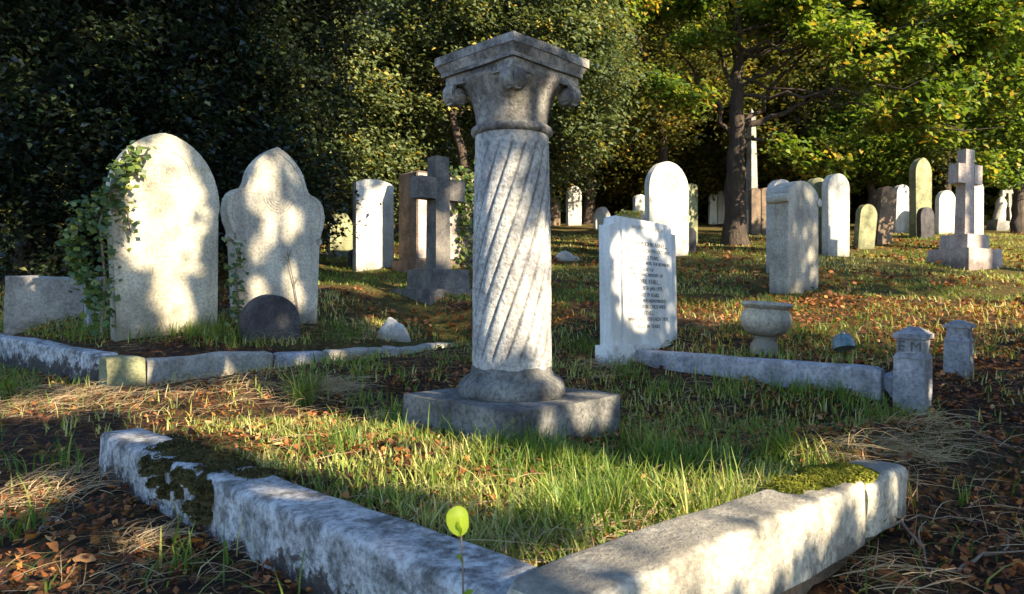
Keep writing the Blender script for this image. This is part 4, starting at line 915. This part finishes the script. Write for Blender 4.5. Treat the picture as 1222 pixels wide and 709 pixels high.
ivy('ivy climbing the left edge of the tall cream headstone', on1(-.42, .1), [([on1(-.42, .1), on1(-.40, .45), on1(-.43, .8), on1(-.38, .95), on1(-.34, 1.08), on1(-.26, 1.2), on1(-.17, 1.25)], 1.0), ([on1(-.42, .3, -.05), on1(-.52, .5, -.05), on1(-.56, .7, -.05), on1(-.48, .9, -.05)], .9), ([on1(-.36, .95), on1(-.27, .88), on1(-.25, .72)], .1)], [.035, .035, .05], 420, .05)
ivy('trailing ivy between the tall cream headstone and the trefoil headstone', on1(.45, .05), [([on1(.45, .05), on1(.46, .3), on1(.44, .5), on1(.46, .7)], 1.0), ([on1(.45, .1, .1), on1(.55, .15, .12), on1(.6, .25, .1)], .5)], [.03, .04, .05], 120, .045)
pr = ped.location; c2, s2 = math.cos(R(42)), math.sin(R(42))
def onp(x, z, off=.05): return (pr.x + x * c2 + off * s2, pr.y + x * s2 - off * c2, pr.z + z)
ivy('ivy hanging over the right half of the pedestal tomb', onp(.25, .1), [([onp(.2, .1), onp(.22, .5), onp(.2, .9), onp(.3, 1.2)], 1), ([onp(.4, .0), onp(.42, .5), onp(.38, 1.0), onp(.2, 1.25)], 1), ([onp(.0, 1.25), onp(.1, 1.0), onp(.08, .7)], .5)], [.07, .05, .08], 420, .065)
# dead bare ivy stem on the trefoil stone
L2 = hs2.location
def on2(x, z, off=.008): return np.array((L2.x + x * c_ + off * s_, L2.y + x * s_ - off * c_, L2.z + z))
br = thing('bare_ivy_stem', 'thin dead ivy stem clinging to the trefoil headstone', 'stem', tuple(on2(.16, .02)))
o_ = np.array(br.location); tb = [tube_np(np.array([on2(.18, .02), on2(.15, .2), on2(.12, .38), on2(.08, .55), on2(.06, .64)]) - o_, [.006, .005, .005, .004, .003], 6)]
for a, b in [((.08, .55), (.04, .60)), ((.12, .38), (.15, .44)), ((.07, .6), (.10, .67)), ((.15, .2), (.12, .26))]: tb.append(tube_np(np.array([on2(*a), on2((a[0] + b[0]) / 2, (a[1] + b[1]) / 2), on2(*b)]) - o_, [.004, .003, .002], 5))
V, F = join_np(tb); link('stem', fast_mesh('stem', V, F, smooth=True), M['twig'], br)

# ------------------------------------------------------------------ grass, straw, litter
def blades(P_, h, wd, bend, tint, seg=3, lie=None):
    n = len(P_); a = rng.random(n) * 2 * math.pi; dr = np.stack([np.cos(a), np.sin(a), np.zeros(n)], -1); side = np.stack([-np.sin(a), np.cos(a), np.zeros(n)], -1)
    V = np.empty((n, (seg + 1) * 2, 3)); b = np.broadcast_to(bend, (n,))
    for k in range(seg + 1):
        t = k / seg; rise = np.sin(np.minimum(t * (1 + .3 * b), 2.0)) / 1.0 if False else t * (1 - .35 * b * t)
        c = P_ + dr * (h * b * t * t)[:, None] + np.array([0, 0, 1]) * (h * rise)[:, None]
        w_ = (wd * (1 - t ** 1.6) + .0004)[:, None]
        V[:, 2 * k] = c - side * w_; V[:, 2 * k + 1] = c + side * w_
    base = np.arange(n)[:, None, None] * (seg + 1) * 2; k = np.arange(seg)[None, :, None] * 2
    F = (base + k + np.array([0, 1, 3, 2])[None, None, :]).reshape(-1, 4)
    return V.reshape(-1, 3), F, np.repeat(tint, (seg + 1) * 2)
def uvof(x, y, C, U, V_): return (x - C[0]) * U[0] + (y - C[1]) * U[1], (x - C[0]) * V_[0] + (y - C[1]) * V_[1]
def in_kerb(x, y):
    k = np.zeros(len(x), bool)
    u, v = uvof(x, y, PC, PU, PV); k |= ((v > -.02) & (v < .15) & (u > -.02) & (u < 2.18)) | ((u > -.02) & (u < .14) & (v > -.02) & (v < 1.66))
    u, v = uvof(x, y, LC, LU, LV); d1, d2 = uvof(x, y, LC, LN1, LN2); k |= ((d1 > -.01) & (d1 < .14) & (u > 0) & (u < 3.2)) | ((d2 > -.01) & (d2 < .14) & (v > -.01) & (v < 2.75))
    u, v = uvof(x, y, RC, RU, RV); k |= (v > -.01) & (v < .11) & (u > 0) & (u < 1.55)
    k |= (np.abs((x) * .707 + (y - D) * .707) < .30) & (np.abs(-(x) * .707 + (y - D) * .707) < .30)
    return k
def scatter(n, x0, x1, y0, y1):
    x = rng.uniform(x0, x1, n); y = rng.uniform(y0, y1, n); return x, y
def view_scatter(n, y0, y1, power=1.0, xm=.80):
    y = y0 + (y1 - y0) * rng.random(n) ** power; x = rng.uniform(-xm, xm, n) * y; return x, y
GV, SV, LV_ = [], [], []
def add(store, t3): store.append(t3)
# lush grass inside the front plot
n = 150000; x, y = scatter(n, -1.5, 1.7, 1.1, 3.8); u, v = uvof(x, y, PC, PU, PV)
px = CX + FPX * x / y
clump = vnoise(x * 9, y * 9, 20); dens = .25 + .75 * sstep(.30, .62, clump)
ins = (u > .13) & (u < 2.12) & (v > .13) & (v < 1.8)
front = np.exp(-((u + v - 1.05) / np.where(u + v > 1.05, .5, .7)) ** 2)          # thickest before the plinth
for i in range(12):
    t = i / 11; hp = hit(235 + 625 * t, 505 + 110 * t - 25 * math.sin(math.pi * t)); front = np.maximum(front, .9 * np.exp(-(((x - hp[0]) ** 2 + (y - hp[1]) ** 2) / .17 ** 2)))
acc = ins & (rng.random(n) < (.06 + .94 * front) * dens) & ~in_kerb(x, y)
x, y, u, v = x[acc], y[acc], u[acc], v[acc]; P_ = np.stack([x, y, G(x, y) - .01], -1)
tall = vnoise(x * 3.1, y * 3.1, 22); h = rng.uniform(.03, .085, len(x)) * (.7 + 1.3 * tall * sstep(-.6, .2, v - u + .2)) * np.where(rng.random(len(x)) < .05, 1.6, 1)
tint = np.clip(rng.normal(.66, .18, len(x)) + (vnoise(x * 4, y * 4, 23) - .5) * .5 - .22 * sstep(-.5, .3, v - u), 0, 1)
add(GV, blades(P_, h, np.full(len(x), .0022) * rng.uniform(.7, 1.6, len(x)), rng.uniform(.1, 1.0, len(x)), tint))
# clumps placed where the photo has tall tufts: (px, py, n, radius, height)
for (px_, py_, n, rd_, hh_) in [(690, 628, 320, .09, .13), (730, 612, 260, .08, .13), (650, 640, 200, .06, .11), (800, 560, 160, .09, .13), (930, 548, 170, .05, .15), (850, 560, 120, .08, .12), (560, 520, 130, .09, .14), (480, 505, 100, .08, .13), (620, 540, 160, .10, .12), (770, 540, 120, .1, .13), (400, 535, 130, .1, .09), (1060, 500, 170, .12, .11), (960, 470, 160, .14, .12), (870, 470, 150, .16, .12), (1010, 480, 120, .12, .11), (790, 470, 140, .14, .11), (750, 450, 140, .1, .13), (365, 480, 120, .07, .20), (160, 398, 260, .22, .16), (215, 395, 300, .25, .15), (260, 405, 200, .2, .14), (110, 400, 160, .2, .13), (300, 410, 120, .2, .12), (410, 400, 160, .2, .13), (20, 640, 40, .08, .12), (220, 680, 22, .04, .13), (330, 640, 16, .05, .16), (15, 470, 90, .1, .16), (75, 560, 40, .08, .14), (1150, 600, 10, .03, .10), (20, 390, 150, .2, .2), (700, 420, 120, .15, .14), (880, 400, 120, .2, .11), (960, 400, 120, .2, .10), (760, 405, 120, .12, .07)]:
    q = hit(px_, py_); x = q[0] + rng.normal(0, rd_ * .6, n); y = q[1] + rng.normal(0, rd_ * .6, n); k = ~in_kerb(x, y); x, y = x[k], y[k]
    P_ = np.stack([x, y, G(x, y) - .01], -1); nn = len(x)
    add(GV, blades(P_, rng.uniform(.5, 1.15, nn) * hh_, rng.uniform(.0018, .0036, nn), rng.uniform(.1, .9, nn), np.clip(rng.normal(.36, .17, nn), 0, 1)))
# general rough grass in the middle distance
n = 130000; x, y = view_scatter(n, 3.0, 15.0, 1.25); c = vnoise(x * 2.2, y * 2.2, 30) * .6 + vnoise(x * 7, y * 7, 31) * .4
u, v = uvof(x, y, PC, PU, PV); inplot = (u > 0) & (u < 2.2) & (v > 0) & (v < 1.8)
bare = np.maximum(sstep(.5, 1.2, x / y * 1.0 + .35), sstep(.2, .35, -x / y)) * (1 - sstep(4.0, 5.0, y))
bare = np.maximum(bare, .7 * sstep(.0, .3, x) * (1 - sstep(6.0, 6.8, y)))
acc = (rng.random(n) < sstep(.34, .62, c) * (1 - .9 * bare)) & ~inplot & ~in_kerb(x, y); x, y = x[acc], y[acc]; nn = len(x)
P_ = np.stack([x, y, G(x, y) - .01], -1); hs = rng.uniform(.035, .10, nn) * np.where(y > 6.5, .75, 1)
tint = np.clip(rng.normal(.62, .18, nn) + (vnoise(x * 1.1, y * 1.1, 33) - .5) * .6, 0, 1)
add(GV, blades(P_, hs, rng.uniform(.002, .004, nn) * (1 + .10 * y), rng.uniform(.1, 1.1, nn), tint, seg=2))
# sparse green blades in the foreground
n = 900; x, y = view_scatter(n, 1.0, 3.6, 1.0); k = ~in_kerb(x, y); x, y = x[k], y[k]; c = vnoise(x * 5, y * 5, 35); k = c > .45; x, y = x[k], y[k]; nn = len(x)
add(GV, blades(np.stack([x, y, G(x, y) - .01], -1), rng.uniform(.05, .16, nn), rng.uniform(.0018, .0035, nn), rng.uniform(.2, 1.2, nn), np.clip(rng.normal(.35, .2, nn), 0, 1)))
def join3(st):
    Vs, Fs, Ts, o = [], [], [], 0
    for V, F, T in st: Vs.append(V); Fs.append(F + o); Ts.append(T); o += len(V)
    return np.concatenate(Vs), np.concatenate(Fs), np.concatenate(Ts)
V, F, T = join3(GV); tag(link('grass', fast_mesh('grass', V, F, T, True), M['grass']), 'green and yellowing grass growing between the graves', 'grass', kind='stuff')

def strands(P_, L_, wd, tint, lift=.25, seg=4, az=None):
    """straw: long thin strips lying over one another"""
    n = len(P_); a = rng.random(n) * 2 * math.pi if az is None else az; e = np.abs(rng.normal(0, lift, n)); curl = rng.normal(0, .8, n)
    V = np.empty((n, (seg + 1) * 2, 3)); p = P_.copy(); st = L_ / seg
    for k in range(seg + 1):
        t = k / seg; aa = a + curl * t; el_ = e * (1 - 1.9 * t); d = np.stack([np.cos(aa) * np.cos(el_), np.sin(aa) * np.cos(el_), np.sin(el_)], -1)
        s = np.stack([-np.sin(aa), np.cos(aa), np.zeros(n)], -1) * .75 + np.array([0, 0, .6]); w_ = (wd * (1 - .75 * t))[:, None]
        V[:, 2 * k] = p - s * w_; V[:, 2 * k + 1] = p + s * w_; p = p + d * st[:, None]
    g = G(V[:, :, 0], V[:, :, 1]) + .003; V[:, :, 2] = np.maximum(V[:, :, 2], g)
    base = np.arange(n)[:, None, None] * (seg + 1) * 2; k = np.arange(seg)[None, :, None] * 2
    F = (base + k + np.array([0, 1, 3, 2])[None, None, :]).reshape(-1, 4); return V.reshape(-1, 3), F, np.repeat(tint, (seg + 1) * 2)
n = 17000; x, y = view_scatter(n, .95, 5.6, 1.0); c = vnoise(x * 3, y * 3, 40) * .55 + vnoise(x * 8, y * 8, 41) * .45
u, v = uvof(x, y, PC, PU, PV); inplot = (u > .1) & (u < 2.1) & (v > .1) & (v < 1.7)
acc = (rng.random(n) < sstep(.38, .66, c) * np.where(inplot, .35, 1) * (1 - .8 * sstep(.2, .45, x / y))) & ~in_kerb(x, y); x, y = x[acc], y[acc]; nn = len(x)
add(SV, strands(np.stack([x, y, G(x, y) + rng.uniform(0, .03, nn)], -1), rng.uniform(.05, .20, nn), rng.uniform(.0008, .0017, nn), np.clip(rng.normal(.45, .22, nn), 0, 1)))
for (px_, py_, n, rd_, L0) in [(35, 600, 260, .18, .15), (25, 490, 300, .28, .15), (150, 480, 260, .26, .14), (95, 475, 200, .2, .14), (290, 470, 200, .25, .15), (390, 470, 320, .12, .22), (1110, 525, 220, .14, .2), (1085, 548, 200, .10, .14), (1065, 540, 120, .06, .12), (1000, 540, 200, .14, .16), (660, 655, 250, .1, .10), (760, 640, 220, .12, .1), (890, 590, 260, .1, .12), (170, 655, 140, .07, .12), (1180, 640, 60, .2, .2), (1020, 690, 120, .15, .2), (180, 395, 160, .3, .18), (330, 420, 260, .3, .18), (720, 440, 200, .2, .16), (20, 400, 200, .25, .2), (440, 405, 200, .3, .2), (560, 690, 30, .1, .2)]:
    q = hit(px_, py_); x = q[0] + rng.normal(0, rd_ * .6, n); y = q[1] + rng.normal(0, rd_ * .6, n); k = ~in_kerb(x, y); x, y = x[k], y[k]; nn = len(x)
    add(SV, strands(np.stack([x, y, G(x, y) + rng.uniform(0, .04, nn)], -1), rng.uniform(.5, 1.2, nn) * L0, rng.uniform(.0009, .0019, nn), np.clip(rng.normal(.6, .2, nn), 0, 1), .45))
for (px_, py_, n, hh_) in [(995, 655, 50, .2), (1010, 640, 30, .22), (1060, 610, 40, .16), (1080, 600, 30, .14)]:
    q = hit(px_, py_); x = q[0] + rng.normal(0, .02, n); y = q[1] + rng.normal(0, .02, n)
    add(SV, blades(np.stack([x, y, G(x, y) - .01], -1), rng.uniform(.5, 1.2, n) * hh_, rng.uniform(.001, .003, n), rng.uniform(.1, .7, n), np.clip(rng.normal(.4, .2, n), 0, 1)))
V, F, T = join3(SV); tag(link('dry_grass', fast_mesh('dry_grass', V, F, T, True), M['straw']), 'tangled dead straw-coloured grass on the ground', 'dry grass', kind='stuff')

def curled_leaf(C, size, tint, nrm_up=1.6):
    """fallen leaf: 3 x 2 cells, curled along and across"""
    n = len(C); nrm = rng.normal(0, .6, (n, 3)); nrm[:, 2] = np.abs(nrm[:, 2]) + nrm_up * rng.random(n); nrm /= np.linalg.norm(nrm, axis=1)[:, None]
    d = rng.normal(0, 1, (n, 3)); d -= nrm * (d * nrm).sum(1)[:, None]; d /= np.linalg.norm(d, axis=1)[:, None]; s = np.cross(nrm, d)
    cu, cv = rng.normal(0, .35, n), rng.normal(.1, .35, n); wid = np.array([.12, .85, 1.0, .55, .03]) * .34; V = np.empty((n, 15, 3)); q = 0
    for a in range(5):
        t = a / 4 - .5
        jw = rng.uniform(.55, 1.35, n)[:, None]
        for b in (-1, 0, 1):
            up = cu * (t * t * 2) + cv * (b * b) * wid[a] * 2 + .04 * np.sin(a * 2.1 + b * 3)
            V[:, q] = C + size[:, None] * (d * t + s * (b * wid[a]) * jw + nrm * up[:, None] * .5); q += 1
    F = []
    for a in range(4):
        for b in range(2): F.append([a * 3 + b, a * 3 + b + 1, a * 3 + b + 4, a * 3 + b + 3])
    F = (np.arange(n)[:, None, None] * 15 + np.array(F)[None]).reshape(-1, 4); return V.reshape(-1, 3), F, np.repeat(tint, 15)
n = 40000; x, y = view_scatter(n, .95, 6.8, .9); c = vnoise(x * 2.0, y * 2.0, 50) * .5 + vnoise(x * 6, y * 6, 51) * .5 + .14 * sstep(.0, .5, x / y)
u, v = uvof(x, y, PC, PU, PV); inplot = (u > .1) & (u < 2.1) & (v > .1) & (v < 1.7)
acc = (rng.random(n) < sstep(.36, .66, c) * np.where(inplot, .8, .9)) & ~in_kerb(x, y); x, y = x[acc], y[acc]; nn = len(x)
V, F, T = curled_leaf(np.stack([x, y, G(x, y) + rng.uniform(.004, .03, nn)], -1), rng.uniform(.012, .040, nn) * (.62 + .09 * y), np.clip(rng.normal(.36, .25, nn), 0, 1))
add(LV_, (V, F, T))
n = 9000; x, y = view_scatter(n, 6, 15, 1.0); c = vnoise(x * 1.3, y * 1.3, 55); acc = rng.random(n) < sstep(.4, .7, c); x, y = x[acc], y[acc]; nn = len(x)
add(LV_, curled_leaf(np.stack([x, y, G(x, y) + rng.uniform(.01, .05, nn)], -1), rng.uniform(.04, .085, nn), np.clip(rng.normal(.4, .25, nn), 0, 1)))
V, F, T = join3(LV_); tag(link('leaf_litter', fast_mesh('leaf_litter', V, F, T, True), M['litter']), 'brown and orange fallen leaves strewn over the ground', 'leaf litter', kind='stuff')

# single large fallen leaves one can pick out
for (px_, py_, sz, t_, lab) in [(203, 480, .09, .95, 'large pale yellow fallen leaf by the mossy left kerb'), (365, 632, .06, .55, 'brown leaf lying by the inner edge of the left kerb'), (352, 640, .05, .5, None), (160, 640, .06, .6, 'orange-brown leaf in the dark foreground at lower left'), (235, 660, .06, .7, 'bright orange leaf upright in the foreground at lower left'), (862, 597, .05, .75, 'tan leaf beside the moss cushion on the right kerb'), (1125, 575, .07, .8, 'tan oval leaf on the dark litter at right'), (1195, 585, .09, .55, 'long brown curled leaf near the right edge'), (1100, 650, .08, .35, 'large dark brown leaf in the lower right litter'), (100, 680, .06, .8, 'tan leaf in the lower left foreground'), (912, 508, .05, .8, 'small orange leaf on the grass right of the plinth'), (40, 655, .07, .6, 'rust-coloured leaf at the lower left edge')]:
    if lab is None: continue
    q = hit(px_, py_); c3 = np.array([[0, 0, .012 + sz * .2]]); V, F, T = curled_leaf(c3, np.array([sz]), np.array([t_]), 2.2)
    o = link('fallen_leaf', fast_mesh('fallen_leaf', V, F, T, True), M['litter']); o.location = (q[0], q[1], g1(q[0], q[1])); tag(o, lab, 'leaf', 'single large fallen leaves')

# twigs lying about
for k, (a, b, r_, lab) in enumerate([((1050, 620), (1110, 700), .006, 'forked grey root-like twig curling in the lower right litter'), ((1130, 690), (1222, 640), .005, 'straight grey twig by the lower right edge'), ((960, 625), (1180, 628), .0035, 'long thin pale stalk lying across the right litter'), ((40, 650), (110, 600), .004, 'pale straw stalk leaning at the lower left'), ((400, 705), (560, 668), .004, 'thin brown twig at the foot of the left kerb'), ((1150, 515), (1222, 545), .004, 'thin twig right of the dry mound')]):
    A, B = hit(*a), hit(*b); t_ = thing('twig', lab, 'twig', tuple(A)); o_ = A
    pts = bez(A + [0, 0, .02], B + [0, 0, .02], rng.normal(0, .05, 3) * [1, 1, .3] + [0, 0, .02], 14, .006); tb = [tube_np(pts - o_, np.linspace(r_, r_ * .4, 14), 6)]
    if r_ > .0045:
        for j in (4, 7, 10): e = pts[j] + rng.normal(0, .09, 3) * [1, 1, .4]; tb.append(tube_np(bez(pts[j], e, rng.normal(0, .02, 3), 7) - o_, np.linspace(r_ * .6, r_ * .2, 7), 5))
    V, F = join_np(tb); V[:, 2] = np.maximum(V[:, 2] + o_[2], G(V[:, 0] + o_[0], V[:, 1] + o_[1]) + .002) - o_[2]
    link('stem', fast_mesh('stem', V, F, smooth=True), M['twig'], t_)

# lime-green leaf on its thin stem before the kerb
p = W(550, 640, 1.0); zg = g1(p[0], p[1])
sd = thing('seedling', 'seedling with one round lime-green leaf before the front kerb', 'plant', (p[0], p[1], zg - .02))
top = np.array([0, 0, p[2] - zg + .02]); V, F = tube_np(bez((-.02, .02, 0), top, (.022, -.01, .0), 14), np.linspace(.0026, .0013, 14), 6); link('stem', fast_mesh('stem', V, F, smooth=True), M['twig'], sd)
def round_leaf(name, c, size, tilt, rz, tint):
    bm = bmesh.new(); pts = []
    for k in range(18):
        a = 2 * math.pi * k / 18; pts.append(bm.verts.new((size * .42 * math.sin(a) * (1 - .08 * math.cos(a)), size * (.16 * math.sin(a) ** 2 + .10 * (1 - math.cos(a)) ** 2 * .5 + .03 * math.sin(5 * a)), size * .5 + size * .5 * -math.cos(a))))
    mid = [bm.verts.new((0, size * (.10 * (2 * f) ** 2 * .5 - .03), size * f)) for f in (.25, .5, .75)]
    rightv, leftv = pts[0:10], [pts[0]] + pts[17:8:-1]
    for sidev in (rightv, leftv):
        ch = [sidev[0]] + mid + [sidev[9]]
        bm.faces.new([sidev[0], sidev[1], sidev[2], sidev[3], mid[0]]); bm.faces.new([mid[0], sidev[3], sidev[4], sidev[5], mid[1]]); bm.faces.new([mid[1], sidev[5], sidev[6], sidev[7], mid[2]]); bm.faces.new([mid[2], sidev[7], sidev[8], sidev[9]])
    o = bm_link(name, bm, M['lime'], sd); at_ = o.data.attributes.new('tint', 'FLOAT', 'POINT'); at_.data.foreach_set('value', np.full(len(o.data.vertices), tint, np.float32))
    o.location = c; o.rotation_euler = (tilt, 0, rz)
round_leaf('leaf', tuple(top), .042, R(-12), R(25), .7); round_leaf('leaf', tuple(top + [-.002, .004, -.002]), .022, R(20), R(-70), .3)
round_leaf('leaf', (-.006, -.01, top[2] - .088), .03, R(70), R(70), .2); round_leaf('leaf', (.004, .0, top[2] - .04), .016, R(50), R(-100), .1)
print('objects', len(bpy.data.objects), 'tris', sum(len(o.data.loops) - 2 * len(o.data.polygons) for o in bpy.data.objects if o.type == 'MESH'))
